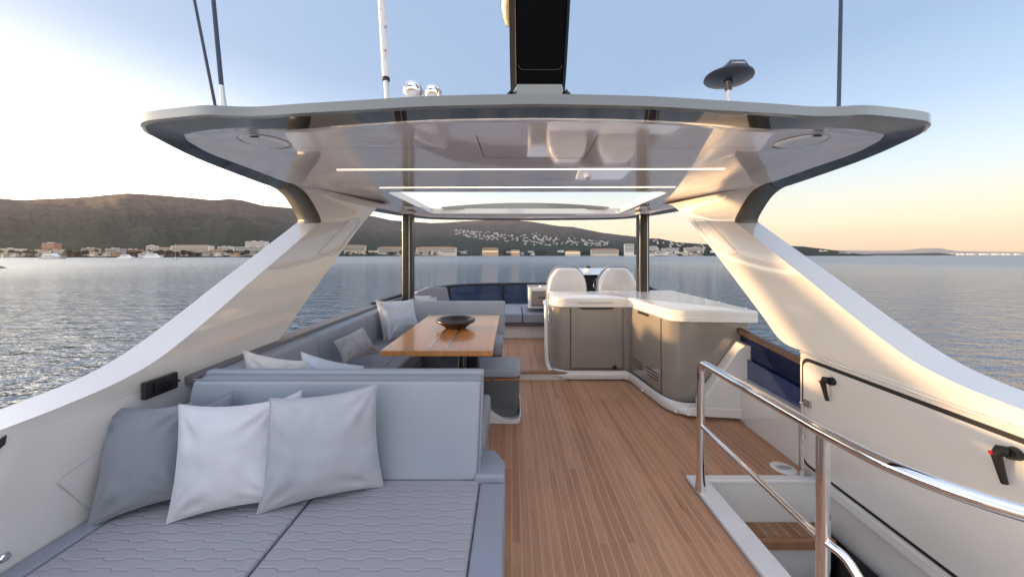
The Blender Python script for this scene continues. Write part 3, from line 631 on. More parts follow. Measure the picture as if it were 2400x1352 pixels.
# flat ceiling with sunroof opening
hx = [Vector((-1.357,3.68,2.28)), Vector((-1.31,5.6,2.28))]; hole = [hx[0], mir(hx[0]), mir(hx[1]), hx[1]]
hole = [Vector(p) for p in bez([ (hole[0]+hole[1])/2 ]+[hole[1],hole[2],hole[3],hole[0]]+[(hole[0]+hole[1])/2], .10, 5)][:-1]
def fill(outer, inner, z, name, m, parent):
    poly = geometry.tessellate_polygon([outer, list(reversed(inner))]); b = MB(); b.v = [Vector((p.x,p.y,z)) for p in outer+list(reversed(inner))]; b.f = [tuple(t) for t in poly]
    return b.obj(name, m, parent, smooth=10)
fill(R3, hole, 2.28, 'ceiling_panel', ceil_m, ht)
fill(Rt2, [p+Vector((0,0,0)) for p in hole], 2.36, 'roof_top', gel_matt, ht)
MB().grid([Rt1, Rt2, [Vector((p.x,p.y,2.36)) for p in inset(Rt2,.0,2.36)]], True).obj('roof_shoulder', gel_matt, ht, smooth=60)
hout = [p+(p-Vector((.2,4.6,2.28))).normalized()*.004 for p in hole]
MB().grid([hole, [Vector((p.x,p.y,2.362)) for p in hole]], True).obj('sunroof_frame', gel, ht, smooth=40)
# dark grey visor ahead of the sunroof
vis = MB(); rows = []
for k in range(21):
    f = k/20*2-1; c = cen(5.72-.22*f*f,0); x = c.x+f*1.35; zt = 2.475-.10*f*f
    rows.append([Vector((x,c.y,2.35)),Vector((x,c.y,zt)),Vector((x,c.y+.12,zt+.015)),Vector((x,c.y+.2,2.33))])
vis.grid(rows).obj('roof_visor', grey_gel, ht, smooth=50)
# light strips
for (x0,x1,y) in ((790,1698,398),(890,1583,440)):
    a = pz(x0,y+1,2.277); b = pz(x1,y-1,2.277)
    MB().add([(a.x,a.y-.0045,a.z),(b.x,b.y-.0045,b.z),(b.x,b.y+.0045,b.z),(a.x,a.y+.0045,a.z)]+[(a.x,a.y-.0045,a.z+.01),(b.x,b.y-.0045,a.z+.01),(b.x,b.y+.0045,a.z+.01),(a.x,a.y+.0045,a.z+.01)],
             [(0,1,2,3),(4,5,6,7),(0,1,5,4),(1,2,6,5),(2,3,7,6),(3,0,4,7)]).obj('light_strip', led, ht)
# ceiling speakers
for s in (0,1):
    c = pz(622,333,2.278); c = mir(c) if s else c
    sp_ = MB().lathe([(0,-.006),(.09,-.006),(.118,-.004),(.128,.001),(.130,.006)], c, 40).obj('speaker', ceil_m, ht)
    MB().lathe([(.131,.004),(.134,-.0005),(.137,.004)], c, 40).obj('gap_ring', black, sp_)
    q = pz(597,321,2.27) if not s else pz(1916,319,2.27)
    MB().box(q.x-.022,q.x+.022,q.y-.007,q.y+.007,2.267,2.2715).obj('badge', black, sp_)
# hatch outline and panel seam on the ceiling
def groove(pts, z, w=.004, m=None, name='panel_seam'):
    b = MB(); 
    for a, c in zip(pts, pts[1:]):
        a, c = Vector(a), Vector(c); n = (c-a).cross(Vector((0,0,1))).normalized()*w/2
        b.add([a+n,c+n,c-n,a-n],[(0,1,2,3)])
    for v in b.v: v.z = z
    return b.obj(name, m or mat('dark_seam',(.10,.09,.09),.6), ht)  # panel seams are thin flat strips in one dark colour
hp = [pz(1117,318,2.2785), pz(1133,367,2.2785), pz(1140,370,2.2785), pz(1366,372,2.2785), pz(1373,368,2.2785), pz(1403,316,2.2785)]
groove(hp, 2.2785, .005); 
sm = pz(700,347,2.2785); groove([Vector((-1.45,sm.y,0)), Vector((-.45,sm.y,0))], 2.2785, .0025); groove([mir(Vector((-1.45,sm.y,0))), mir(Vector((-.45,sm.y,0)))], 2.2785, .0025)
# side arches
Bp = [(-1.90,.3,.945),(-1.90,1.0,.945),(-1.90,1.22,.950),(-1.89,1.43,.966),(-1.88,1.65,1.000),(-1.885,1.86,1.066),(-1.90,2.17,1.222),(-1.91,2.5,1.41),(-1.92,2.95,1.66),(-1.93,3.36,1.89),(-1.93,3.44,1.96),(-1.95,3.30,2.14),(-1.97,3.19,2.215),(-1.98,3.05,2.245)]
Cp = [(-1.90,.3,.90),(-1.90,1.02,.90),(-1.90,1.35,.90),(-1.90,1.7,.90),(-1.90,2.05,.90),(-1.89,2.40,.90),(-1.885,2.73,.905),(-1.86,2.976,1.109),(-1.79,3.50,1.58),(-1.71,3.86,1.93),(-1.68,3.95,2.02),(-1.62,4.12,2.17),(-1.60,4.28,2.235),(-1.60,4.5,2.262)]
nseg = 5
Bc = catmull(Bp, nseg); Cc = catmull(Cp, nseg)
def arch(fn, label):
    inner = MB(); rows = []
    for b, c in zip(Bc, Cc):
        row = []
        for k in range(9):
            t = k/8; p = b.lerp(c, t); row.append(fn(p))
        rows.append(row)
    # outer points
    Ac = [b+Vector((-.225,-.012*0,-.0)) for b in Bc]; Dc = [c+Vector((-.20,0,0)) for c in Cc]
    nk = (len(Bp)-5)*nseg + 2      # above this index the aft face is grey
    a = MB(); n = len(Bc)
    def q(P, Q, i0, i1): return [[fn(P[i]), fn(P[i].lerp(Q[i],.5)), fn(Q[i])] for i in range(i0, i1)]
    a.grid(rows); 
    a.grid(q(Cc, Dc, 0, n)); a.grid(q(Dc, Ac, 0, n)); a.grid(q(Bc, Ac, 0, nk+1))
    # round the inner aft edge a little by welding
    me = a.obj('side_arch', gel, ht, smooth=42); me['label'] = label
    bm = bmesh.new(); bm.from_mesh(me.data); bmesh.ops.remove_doubles(bm, verts=bm.verts, dist=.0005); bmesh.ops.recalc_face_normals(bm, faces=bm.faces); bm.to_mesh(me.data); bm.free()
    me.data.shade_smooth(); me.data.set_sharp_from_angle(angle=R(42))
    g = MB().grid(q([p+Vector((.002,-.003,-.001)) for p in Bc], Ac, nk, n)); go = g.obj('arch_corner', mat('taupe_corner',(.10,.092,.075),.38,coat=.1), ht, smooth=40)
    so = go.modifiers.new('thick','SOLIDIFY'); so.thickness = .012; so.offset = 0
    return me
def outline(fn):
    def onarch(i, t): b, c = Bc[int(i*nseg)], Cc[int(i*nseg)]; p = b.lerp(c, t); return fn(p+Vector((.0022,0,0)))
    pts = [onarch(8,.55), onarch(8,.9), onarch(9,.9), onarch(10,.85), onarch(10,.6)]
    MB().tube(bez(pts+[pts[0]], .03, 4), .0018, 5).obj('panel_seam', mat('gel_seam',(.42,.40,.38),.3), ht)
outline(idn); outline(mir)
arch(idn, 'left side arch in shade'); arch(mir, 'right side arch catching warm light')
# ------------------------------------------------------------------ support posts
for s, lb in ((0,'black square roof post standing behind the sofa pillows'), (1,'black square roof post standing right of the helm seats')):
    p = pz(957,505,2.235); p = Vector((-1.60,5.27,0)); 
    t = thing('support_post', (mir(p) if s else p)+Vector((0,0,.6)), lb, 'post', 'black roof posts'); c = mir(p) if s else p
    MB().prism(rrect(c.x-.077,c.x+.077,c.y-.09,c.y+.09,.03,4), .55, 2.235).obj('column', blackgloss, t, .0)
    MB().box(c.x-.094,c.x+.094,c.y-.105,c.y+.105,2.225,2.262).obj('top_flange', gel, t, .006)
    MB().box(c.x+.035,c.x+.045,c.y-.094,c.y-.088,.6,2.2).obj('groove_strip', steel, t)
# ------------------------------------------------------------------ things on the roof
ms = thing('radar_mast', cen(1.95,2.36), 'tall black radar mast on a grey foot on the roof', 'mast')
def ms_sec(z, y, hw, dp, x=None):
    c = Vector((x if x is not None else (1265-CX)/F*1.75, y, z)); return [c+Vector((-hw,dp*.25,0)), c+Vector((-hw*.78,-dp*.0,0)), c+Vector((hw*.78,0,0)), c+Vector((hw,dp*.25,0)), c+Vector((hw,dp,0)), c+Vector((-hw,dp,0))]
MB().grid([ms_sec(2.30,1.78,.155,.55), ms_sec(2.48,1.76,.148,.5)], True).obj('mast_foot', grey_gel, ms, smooth=30)
body = MB().grid([ms_sec(2.478,1.765,.146,.48), ms_sec(2.60,1.72,.150,.46), ms_sec(3.1,1.56,.158,.42), ms_sec(3.3,1.5,.158,.4)], True)
body.f.append(tuple(len(body.v)-6+i for i in range(6))); body.obj('mast_body', mat('matt_black_mast',(.003,.003,.0035),.7,spec=.05), ms, smooth=30)
for s in (-1, 1):
    def sidep(z, y, hw): c = (1265-CX)/F*1.75; return [Vector((c+s*hw*1.0, y+.13, z)), Vector((c+s*hw*1.02, y+.36, z)), Vector((c+s*(hw*.80), y-.004, z))]
    MB().grid([sidep(2.48,1.765,.149), sidep(2.60,1.72,.153), sidep(3.1,1.56,.161), sidep(3.3,1.5,.161)], False).obj('side_trim', mat('bronze_gloss',(.16,.13,.11),.12,coat=.8), ms, smooth=60)
fr_ = [pd(1218,40,1.70),pd(1217,155,1.745),pd(1223,163,1.748),pd(1310,163,1.748),pd(1318,155,1.745),pd(1326,10,1.68)]
MB().tube(bez([pd(1220,-60,1.655),pd(1215,164,1.738),pd(1317,164,1.738),pd(1330,-60,1.655)],.03),   .0009, 6).obj('panel_outline', mat('dim_steel',(.2,.2,.2),.4,metal=1), ms)
for s in (-1, 1):
    c = (1265-CX)/F*1.75; rows = []
    for k in range(9):
        t = k/8; rows.append([Vector((c+s*(.145+.12*(1-math.cos(t*1.57))*1.0), 1.80+.35*j/4, 2.497-.075*math.sin(t*1.57)**2 - .02*(j==0))) for j in range(5)])
    rows.append([Vector((p.x,p.y,2.28)) for p in rows[-1]])
    MB().grid(rows).obj('foot_fairing', gel, ms, smooth=60)
hr = thing('mast_horn', pd(1192,30,1.95), 'gold-toned chrome horn mounted on the left flank of the mast', 'horn')
MB().lathe([(0,-.09),(.02,-.085),(.035,-.05),(.05,0),(.052,.04),(.03,.07),(0,.075)], pd(1194,22,1.95), 24, (0,-.3,1)).obj('trumpet', mat('brass_chrome',(.75,.55,.30),.12,metal=1), hr)  # gold tone is the trumpet's even metal colour
MB().lathe([(0,-.012),(.045,-.01),(.05,0),(.045,.012),(0,.014)], pd(1203,78,1.95), 24, (1,0,.1)).obj('loud_disc', blackgloss, hr)
navy = mat('navy_fibreglass', (.012,.022,.05), .3, coat=.3); alum = mat('satin_aluminium', (.62,.60,.58), .35, metal=.8); whitep = mat('white_fibreglass', (.76,.74,.72), .35)
def whip(px0,py0,px1,py1,dd,r0,r1,label,base=False,group='whip antennas'):
    a = pd(px0,py0,dd); a.z = 2.25; b = pd(px1,py1,dd); k = (b-pd(px0,py0,dd)); a0 = pd(px0,py0,dd)
    lo = a0-k*.08; top = b+k*.45; t = thing('whip_antenna', lo, label, 'antenna')
    MB().tube([lo if not base else a0+k*.16, b, top], [r0,(r0+r1)/2,r1], 10).obj('rod', navy, t)
    if base:
        MB().tube([lo, a0+k*.05], .0135, 12).obj('ferrule', alum, t); MB().tube([a0+k*.05, a0+k*.17], .0115, 12).obj('sleeve', alum, t)
    return t
whip(503,243,455,-2,1.66,.0075,.0055,'thin navy whip antenna, the leftmost and more tilted on the roof')
whip(523,243,500,-2,1.66,.010,.008,'navy whip antenna with a silver base beside the tilted one',True)
whip(1966,243,1971,-2,1.66,.0085,.0075,'single upright dark whip antenna on the right of the roof')
wa = thing('radio_antenna', pd(907,240,1.75), 'thick white radio antenna with black collar on a thin steel stub', 'antenna')
A = lambda px,py: pd(px,py,1.75)
MB().tube([A(908,245), A(904.5,186)], .0125, 14).obj('stub', alum, wa)
MB().tube([A(905,190), A(904.4,183)], [.019,.0195], 16).obj('collar', rubber, wa)
MB().tube([A(904.3,183.5), A(893,-20), A(884,-160)], [.0175,.0185,.018], 20).obj('sleeve', whitep, wa)
MB().tube([A(895.0,27.4), A(894.9,29)], .01895, 20).obj('joint_ring', steel, wa)
red = mat('red_print', (.5,.03,.05), .5); dkp = mat('dark_print', (.03,.03,.08), .5)
def text(body, size, loc, rot, m, parent, name='lettering', ext=.0004):
    cu = bpy.data.curves.new(name, 'FONT'); cu.body = body; cu.size = size; cu.extrude = ext; cu.align_x = 'CENTER'; cu.align_y = 'CENTER'
    o = bpy.data.objects.new(name, cu); col.objects.link(o)
    dg = bpy.context.evaluated_depsgraph_get(); me = bpy.data.meshes.new_from_object(o.evaluated_get(dg)); bpy.data.objects.remove(o)
    o = bpy.data.objects.new(name, me); me.materials.append(m); col.objects.link(o); o.parent = parent; o.location = Vector(loc)-OFF[parent]; o.rotation_euler = rot; return o
def onpole(px, py): p = A(px,py); return p+Vector((0,-.0188,0))
MB().tube([onpole(903.5,122)+Vector((-.009,.003,0)), onpole(903.5,122)+Vector((.009,.003,0))], .0022, 6).tube([onpole(904,126)+Vector((-.012,.004,0)), onpole(904,126)+Vector((.010,.003,0))], .0016, 6).obj('red_marks', red, wa)
MB().tube([onpole(903,132)+Vector((-.012,.004,0)), onpole(903,132)+Vector((.012,.004,0))], .0008, 6).tube([onpole(904,143)+Vector((-.012,.004,0)), onpole(904,143)+Vector((.012,.004,0))], .0008, 6).tube([onpole(903.5,137)+Vector((-.006,.002,0)), onpole(903.5,137)+Vector((.008,.002,0))], .0006, 6).obj('label_lines', dkp, wa)
MB().lathe([(.004,0),(.006,0),(.006,.002),(.004,.002)], onpole(904,69)+Vector((.006,.002,0)), 16, (0,-1,0)).obj('round_mark', dkp, wa)
for px, py, dd, r, lb in ((966,212,1.85,.050,'larger chrome dome horn cup on the roof, left one of the pair'), (1013,219,1.85,.046,'smaller chrome dome horn cup on the roof, right one of the pair')):
    c = pd(px,py,dd); t = thing('horn_cup', (c.x,c.y,2.36), lb, 'horn', 'chrome horn cups')
    MB().lathe([(0,-r*1.0),(r*.35,-r*.96),(r*.7,-r*.76),(r*.93,-r*.42),(r,0),(r*1.0,r*.25)], c, 32, (.12,1,-.03)).obj('cup', chrome, t)
    MB().lathe([(r*1.02,r*.2),(r*1.06,r*.28),(r*1.02,r*.5),(r*.6,r*.9),(0,r)], c, 32, (.12,1,-.03)).obj('rim', steel, t)
    MB().tube([c-Vector((0,-.03,r*.8)), (c.x,c.y+.03,2.33)], .014, 12).obj('foot', steel, t)
    MB().box(c.x-.010,c.x+.010,c.y-r*1.005,c.y-r*.99,c.z-.0025,c.z+.0025).obj('badge', black, t)
pk = thing('disc_antenna', pd(1707,240,1.75), 'tilted black disc antenna with lettered cap on a white pole', 'antenna')
c = pd(1707,183,1.75); ax = Vector((.07,.0,1)).normalized()
MB().tube([pd(1707,245,1.75), pd(1707,205,1.75)], .0095, 14).obj('pole', whitep, pk)
MB().tube([pd(1707,212,1.75), pd(1707,192,1.75)], [.016,.022], 14).obj('clamp', black, pk)
MB().lathe([(0,-.02),(.05,-.022),(.102,-.010),(.112,-.003),(.111,.006),(.09,.014),(.05,.018)], c, 40, ax).obj('disc', mat('navy_plastic',(.010,.012,.018),.4,coat=.1), pk)
cc = pd(1722,157,1.75)
MB().add([cc+Vector(v) for v in ((-.072,-.04,-.018),(.052,-.04,-.018),(.052,.06,-.018),(-.072,.06,-.018),(-.038,-.028,.022),(.034,-.028,.022),(.034,.04,.022),(-.038,.04,.022))],
         [(0,3,2,1),(4,5,6,7),(0,1,5,4),(1,2,6,5),(2,3,7,6),(3,0,4,7)]).obj('cap', navy, pk, .003)
text('C.MNNY', .018, cc+Vector((-.002,-.0365,.001)), (R(72),0,0), whitep, pk)
# ------------------------------------------------------------------ pillows
def pillow(TL, TR, BR, BL, th, m, label, group, seed=0, sag=.0, name='pillow', n=30, pinch=.075, wr=1.0):
    TL, TR, BR, BL = map(Vector, (TL, TR, BR, BL)); nrm = ((TR-TL).cross(BL-TL)).normalized()
    if nrm.y > 0: nrm = -nrm
    W = (TR-TL).length; H = (BL-TL).length
    def P(u, v, side):
        pu = u*(1-pinch*(1-v*v)); pv = v*(1-pinch*(1-u*u)*(1.0 if v < 0 else 1.3))
        a = (pu+1)/2; b = (pv+1)/2      # b: 0 bottom, 1 top
        p = BL*(1-a)*(1-b)+BR*a*(1-b)+TL*(1-a)*b+TR*a*b
        k = max(0, (1-abs(u)**2.2))*max(0, (1-abs(v)**2.2)); T = 1.15*th*k**.62
        w = noise.fractal(Vector((u*1.6+seed, v*1.6, seed*3.1)), 1.0, 2.0, 3)*.14*th
        # folds running out of the corners
        for cx, cy in ((-1,-1),(1,-1),(-1,1),(1,1)):
            dx, dy = u-cx, v-cy; r = math.hypot(dx,dy); an = math.atan2(dy*-cy, dx*-cx)
            w += (math.sin(an*11+seed*2+cx)*.13+math.sin(an*5+seed*4.3+cy)*.10)*th*math.exp(-((r-.45)/.30)**2)
        w += math.exp(-((v+.15+.1*math.sin(seed))/.09)**2)*math.exp(-((abs(u)-.95)/.25)**2)*-.12*th
        p = p + nrm*side*(T+w*wr*min(1,k*3)); 
        p.z -= sag*(1-a)*(a)*4*b*.5
        return p
    f = lambda i: math.sin((i/n*2-1)*math.pi/2)*.55+(i/n*2-1)*.45
    b = MB()
    b.grid([[P(f(i), f(j), 1) for i in range(n+1)] for j in range(n+1)])
    b.grid([[P(f(i), f(j), -1) for i in range(n+1)] for j in range(n+1)])
    o = b.obj(name, m, smooth=180)
    bm = bmesh.new(); bm.from_mesh(o.data); bmesh.ops.remove_doubles(bm, verts=bm.verts, dist=.0004); bmesh.ops.recalc_face_normals(bm, faces=bm.faces); bm.to_mesh(o.data); bm.free(); o.data.shade_smooth()
    tag(o, label, 'pillow', group)
    # stitched edge as a part
    edge = [P(f(i), -1, 1) for i in range(n+1)]+[P(1, f(j), 1) for j in range(1,n+1)]+[P(-f(i), 1, 1) for i in range(1,n+1)]+[P(-1, -f(j), 1) for j in range(1,n)]
    edge.append(edge[0]); MB().tube(edge, .0035 if W > .25 else .002, 6, False).obj('seam_piping', m, o, smooth=180)
    return o
def puff(name, m, parent, x0, x1, y0, y1, z0, z1, r=.03, crown=.012):     # upholstered block with soft edges and a slight crown
    b = MB(); rows = []
    nx = max(4, int((x1-x0)/.06)); ny = max(4, int((y1-y0)/.06)); 
    o = MB().box(x0,x1,y0,y1,z0,z1).obj(name, m, parent, r, 4)
    return o
SEATZ = .42
# ------------------------------------------------------------------ sunpad in the foreground
XW = -1.895
spd = thing('sunpad', (-1.0,1.2,0), 'wide quilted grey sunpad with border bolsters in the foreground', 'sunpad')
box('base', gel, spd, XW+.002, -.055, -.6, 2.02, 0, .30, .02)
box('side_panel', vinyl, spd, -.065, -.035, -.6, 1.775, .04, .36, .012)
box('quilted_cushion', quilt_m, spd, -1.80, -.985, -.5, 1.805, .31, SEATZ, .018)
box('quilted_cushion', quilt_m, spd, -.975, -.168, -.5, 1.805, .31, SEATZ, .018)
box('right_bolster', vinyl, spd, -.165, -.036, -.6, 1.775, .30, SEATZ+.004, .018)
box('left_bolster', vinyl, spd, XW+.003, -1.804, -.6, 1.90, .30, SEATZ+.006, .018)
# raised corner bolster round the end of the backrest
MB().prism([(-.20,1.778),(-.036,1.778),(-.036,1.90),(-.10,2.02),(-.20,2.02)], .30, .455).obj('corner_bolster', vinyl, spd, .018)
bk = spd
MB().solid([(-1.80,1.795,SEATZ-.012),(-.185,1.795,SEATZ-.012),(-.165,1.855,.915),(-1.74,1.855,.915)], (0,.115,0)).obj('backrest', vinyl_back, bk, .02, 4)
MB().solid([(-1.86,1.925,SEATZ-.1),(-.175,1.925,SEATZ-.1),(-.165,1.98,.93),(-1.78,1.98,.93)], (0,.055,0)).obj('rear_backrest', vinyl_back, bk, .016, 4)
MB().tube([(-1.74,1.866,.921),(-.18,1.866,.921)], .0035, 6).obj('piping', vinyl, bk)
MB().tube([(-.172,1.803,.44),(-.163,1.862,.905),(-.164,1.96,.91)], .0035, 6).obj('piping', vinyl, bk)
gp = 'pillows on the sunpad'
pillow(pd(256,952,1.66), pd(452,944,1.70), pd(448,1158,1.62), pz(205,1236,SEATZ+.004), .075, F_dark, 'dark slate pillow, leftmost on the sunpad against the white side wall', gp, 1)
pillow(pd(380,985,1.77), pd(546,916,1.79), pd(548,1110,1.76), pz(390,1150,SEATZ+.03), .04, F_dark, 'slate pillow mostly hidden, its corner peeking behind the dark and white pillows', gp, 2)
pillow(pd(540,965,1.745), pd(707,915,1.78), pd(700,1120,1.74), pd(545,1140,1.72), .035, F_white, 'white pillow mostly hidden behind the pale grey one, only a corner showing', gp, 3)
pillow(pd(420,948,1.60), pd(655,936,1.67), pd(662,1170,1.60), pz(391,1225,SEATZ+.004), .08, F_white, 'large white pillow in the middle of the sunpad', gp, 4)
pillow(pd(633,934,1.60), pd(882,901,1.72), pz(898,1138,SEATZ+.006), pz(603,1203,SEATZ+.004), .085, F_light, 'large pale grey pillow, rightmost on the sunpad', gp, 5)
# ------------------------------------------------------------------ dinette sofa
df = thing('dinette_sofa', (-1.5,3.3,0), 'C-shaped blue-grey dinette sofa running along the left wall and round the table', 'sofa')
SZ = .55
box('base', gel, df, -1.89, -1.13, 2.05, 4.95, 0, .26, .02)
box('base', gel, df, -1.89, -.17, 2.05, 2.50, 0, .26, .02)
MB().prism([(-1.89,4.16),(-.22,4.16),(-.13,4.24),(-.13,4.78),(-1.89,4.78)], 0, .27).obj('base', gel, df, .02)
def seatc(name, x0,x1,y0,y1): 
    box(name, vinyl_dk, df, x0+.005, x1-.01, y0+.005, y1-.005, .26, .40, .02); return box('seat_cushion', vinyl, df, x0, x1, y0, y1, .402, SZ, .03, 4)
seatc('seat_skirt', -1.68, -1.055, 2.62, 4.04)
seatc('seat_skirt', -1.68, -.16, 2.03, 2.60)
MB().prism(rrect(-1.68,-.115,4.05,4.60,.10), .402, SZ).obj('seat_cushion', vinyl, df, .03, 4)
MB().prism(rrect(-1.67,-.125,4.06,4.60,.10), .26, .40).obj('seat_skirt', vinyl_dk, df, .02, 4)
pad = MB()
for k in range(22): y = 2.66+k*.062; pad.box(-1.60,-1.20,y,y+.058,SZ-.004,SZ+.006)
pad.obj('quilted_pad', vinyl, df, .004)
lb = MB(); rows = []
for y0, y1 in ((2.02,3.02),(3.03,4.02),(4.03,4.90)):
    MB().solid([(-1.66,y0,SZ-.02),(-1.72,y0,.885),(-1.865,y0,.885),(-1.865,y0,SZ-.02)], (0,y1-y0,0)).obj('backrest', vinyl_back, df, .022, 4)
MB().solid([(-1.70,4.60,SZ-.02),(-.10,4.60,SZ-.02),(-.095,4.64,.965),(-1.75,4.64,.965)], (0,.13,0)).obj('backrest', vinyl_back, df, .02, 4)
MB().tube([(-1.74,4.655,.969),(-.10,4.655,.969)], .0035, 6).obj('piping', vinyl, df)
for x, y in ((-1.0,4.155),(-.98,4.155)): pass
gp = 'pillows on the dinette sofa'
pillow(pd(570,821,2.18), pd(719,847,2.24), pd(726,960,2.2), pz(585,985,SZ), .07, F_cream, 'white pillow peeking over the sunpad backrest, left of the pale blue one', gp, 6)
pillow(pd(706,825,2.26), pd(852,858,2.36), pd(850,965,2.3), pd(710,970,2.2), .07, F_pale, 'pale blue pillow peeking over the sunpad backrest', gp, 7)
pillow(pd(850,766,3.42), pd(890,826,3.42), pd(806,851,2.98), pd(782,800,3.02), .065, F_weave, 'small woven grey pillow lying on the sofa seat against the wall', gp, 8)
pillow(pd(880,703,4.32), pd(940,704,4.5), pd(958,800,4.45), pd(900,797,4.2), .07, F_cream, 'white pillow standing behind the large pale blue one at the sofa corner', gp, 9)
pillow(pd(889,711,4.08), pd(968,700,4.38), pd(982,768,4.30), pd(912,798,3.98), .085, F_pale, 'large pale blue pillow leaning in the far corner of the sofa', gp, 10)
# ------------------------------------------------------------------ table and bowl
TZ = .87
tb = thing('dining_table', (-.58,3.3,UP), 'rectangular varnished teak table with two steel inlays', 'table')
box('tabletop', table_m, tb, -1.01, -.148, 2.607, 4.17, TZ-.042, TZ, .004)
for x0,y0,x1,y1 in ((-.652,2.68,-.658,3.22),(-.515,2.68,-.520,3.30)):
    MB().box(x0-.006,x0+.006,y0,y1,TZ+.0003,TZ+.0022).obj('steel_inlay', steel, tb)
    MB().box(x0-.004,x0+.004,y1+.002,4.1,TZ-.0001,TZ+.0012).obj('groove', rubber, tb)
box('pedestal', mat('black_chrome',(.25,.25,.26),.12,metal=1), tb, -.60, -.43, 2.78, 3.05, .0, TZ-.045, .012)
box('pedestal', blackgloss, tb, -.40, -.30, 3.0, 3.2, .0, TZ-.045, .01)
box('under_frame', black, tb, -.72, -.28, 2.75, 3.95, TZ-.072, TZ-.044, .004)
bw = thing('bowl', (-.565,3.43,TZ), 'wide-rimmed dark brown bowl standing on the teak table', 'bowl')
MB().lathe([(0,.001),(.085,.001),(.10,.006),(.15,.042),(.165,.060),(.178,.058),(.192,.064),(.198,.078),(.192,.092),(.176,.098),(.160,.095),(.150,.080),(.10,.030),(.05,.018),(0,.016)], (-.565,3.43,TZ), 56).obj('bowl_body', mat('dark_brown_wood',(.028,.016,.012),.35,coat=.2,noise_amt=.3,noise_scale=20), bw, smooth=60)
# ------------------------------------------------------------------ stool
st = thing('stool', (-.17,3.4,0), 'grey padded stool on a tapered body with white sled foot beside the table', 'stool')
MB().prism(rrect(-.425,.085,3.24,3.66,.07), .43, .515).obj('seat', vinyl_back, st, .03, 4)
MB().prism(rrect(-.415,.078,3.25,3.65,.06), .402, .428).obj('wood_rim', trim_wood, st, .004)
sb = MB(); rows = []
for z, x0, x1, y0, y1 in ((.40,-.41,.07,3.255,3.64),(.25,-.37,.068,3.26,3.62),(.12,-.28,.062,3.27,3.60),(.055,-.18,.05,3.28,3.58),(.045,-.12,.035,3.29,3.57)):
    rows.append([Vector((x,y,z)) for x,y in rrect(x0,x1,y0,y1,.045)])
sb.grid(rows, True); sb.f.append(tuple(range(len(rows[0])))); sb.obj('body', mat('slate_gelcoat',(.10,.12,.135),.25,coat=.5), st, smooth=50)
prof = [(-.42,.395),(-.36,.31),(-.27,.20),(-.17,.095),(-.09,.045),(.0,.035),(.055,.05),(.078,.12),(.088,.10),(.072,.012),(.05,0.0),(-.22,0.0),(-.22,.10),(-.40,.30)]
MB().solid([(x,3.235,z) for x,z in prof], (0,.43,0)).obj('sled_foot', gel_matt, st, .008)
MB().tube([(-.17,3.245,.415),(-.17,3.228,.415)], .012, 16).obj('button', chrome, st)
# ------------------------------------------------------------------ forward bench, pads, cabinet, glass
fb = thing('forward_bench', (.05,6.4,UP), 'low grey upholstered bench ahead of the sofa under the windscreen', 'bench')
box('base', gel, fb, -1.5, 1.3, 6.12, 7.0, UP, .33, .015)
box('kick_panel', vinyl_dk, fb, -1.5, 1.2, 6.06, 7.0, .332, .40, .01)
box('seat_cushion', vinyl, fb, -1.5, .185, 6.0, 6.95, .402, .575, .03, 4)
box('seat_cushion', vinyl, fb, .195, 1.2, 6.0, 6.95, .402, .575, .03, 4)
MB().tube([(.28,6.10,.24),(.28,6.12,.24)], .014, 12).obj('knob', chrome, fb)
MB().tube([(.34,6.10,.24),(.34,6.12,.24)], .014, 12).obj('knob', chrome, fb)
MB().solid([(-1.62,5.75,.55),(-1.10,6.25,.55),(-1.16,6.15,1.02),(-1.40,5.85,1.05),(-1.60,5.72,.98)], (-.08,.08,0)).obj('corner_backrest', vinyl, fb, .03, 4)
gp = 'pillows on the forward bench'
pillow(pd(952,690,5.35), pd(1010,693,5.55), pd(1014,735,5.5), pd(956,735,5.3), .06, F_cream, 'cream pillow lit warm, showing above the sofa beside the left black post', gp, 11)
pillow(pd(985,694,5.85), pd(1024,696,5.9), pd(1028,735,5.9), pd(988,735,5.85), .05, F_pale, 'pale blue pillow just right of the warm cream one', gp, 12)
cb = thing('side_cabinet', (.42,6.3,.58), 'small white cabinet with a grey drawer left of the helm seats', 'cabinet')
MB().prism(rrect(.29,1.0,6.12,6.75,.05), .64, 1.02).obj('body', gel, cb, .02, 4)
box('face_panel', grey_gel, cb, .345, .95, 6.10, 6.125, .69, .965, .01)
box('drawer_front', taupe, cb, .37, .93, 6.085, 6.10, .72, .86, .004)
box('handle_recess', black, cb, .46, .60, 6.078, 6.086, .835, .855, .003)
MB().lathe([(.045,0),(.045,.008),(.03,.008),(.03,0)], (.55,6.4,1.021), 20).obj('cup_ring', steel, cb)
# windscreen: dark tinted panels with black frame, running round the front
path = [Vector((-1.92,4.7,0)), Vector((-1.86,5.6,0)), Vector((-1.66,6.4,0)), Vector((-1.30,7.05,0)), Vector((-.85,7.4,0)), Vector((-.3,7.55,0)), Vector((.25,7.62,0)), Vector((1.0,7.62,0)), Vector((1.7,7.5,0))]
ws = thing('windscreen', (.2,7.5,.5), 'low dark tinted windscreen with black frame curving round the bow', 'windscreen')
sm_ = catmull(path, 6)
zt = [ .93+min(1,max(0,(p.y-4.7)/2.6))*.035 for p in sm_]
MB().grid([[p+Vector((0,0,.50)) for p in sm_], [p*1+Vector((0,0,z)) for p,z in zip(sm_,zt)]]).obj('glass', tint, ws, smooth=60)
MB().tube([p+Vector((0,0,z+.0)) for p,z in zip(sm_,zt)], .028, 8).obj('top_frame', black, ws, smooth=60)
for i in (4*6, 6*6+1, 8*6-1):
    p = sm_[i-6]; MB().tube([p+Vector((0,-.01,.5)), p+Vector((0,-.01,zt[i-6]))], .036, 8).obj('mullion', black, ws)
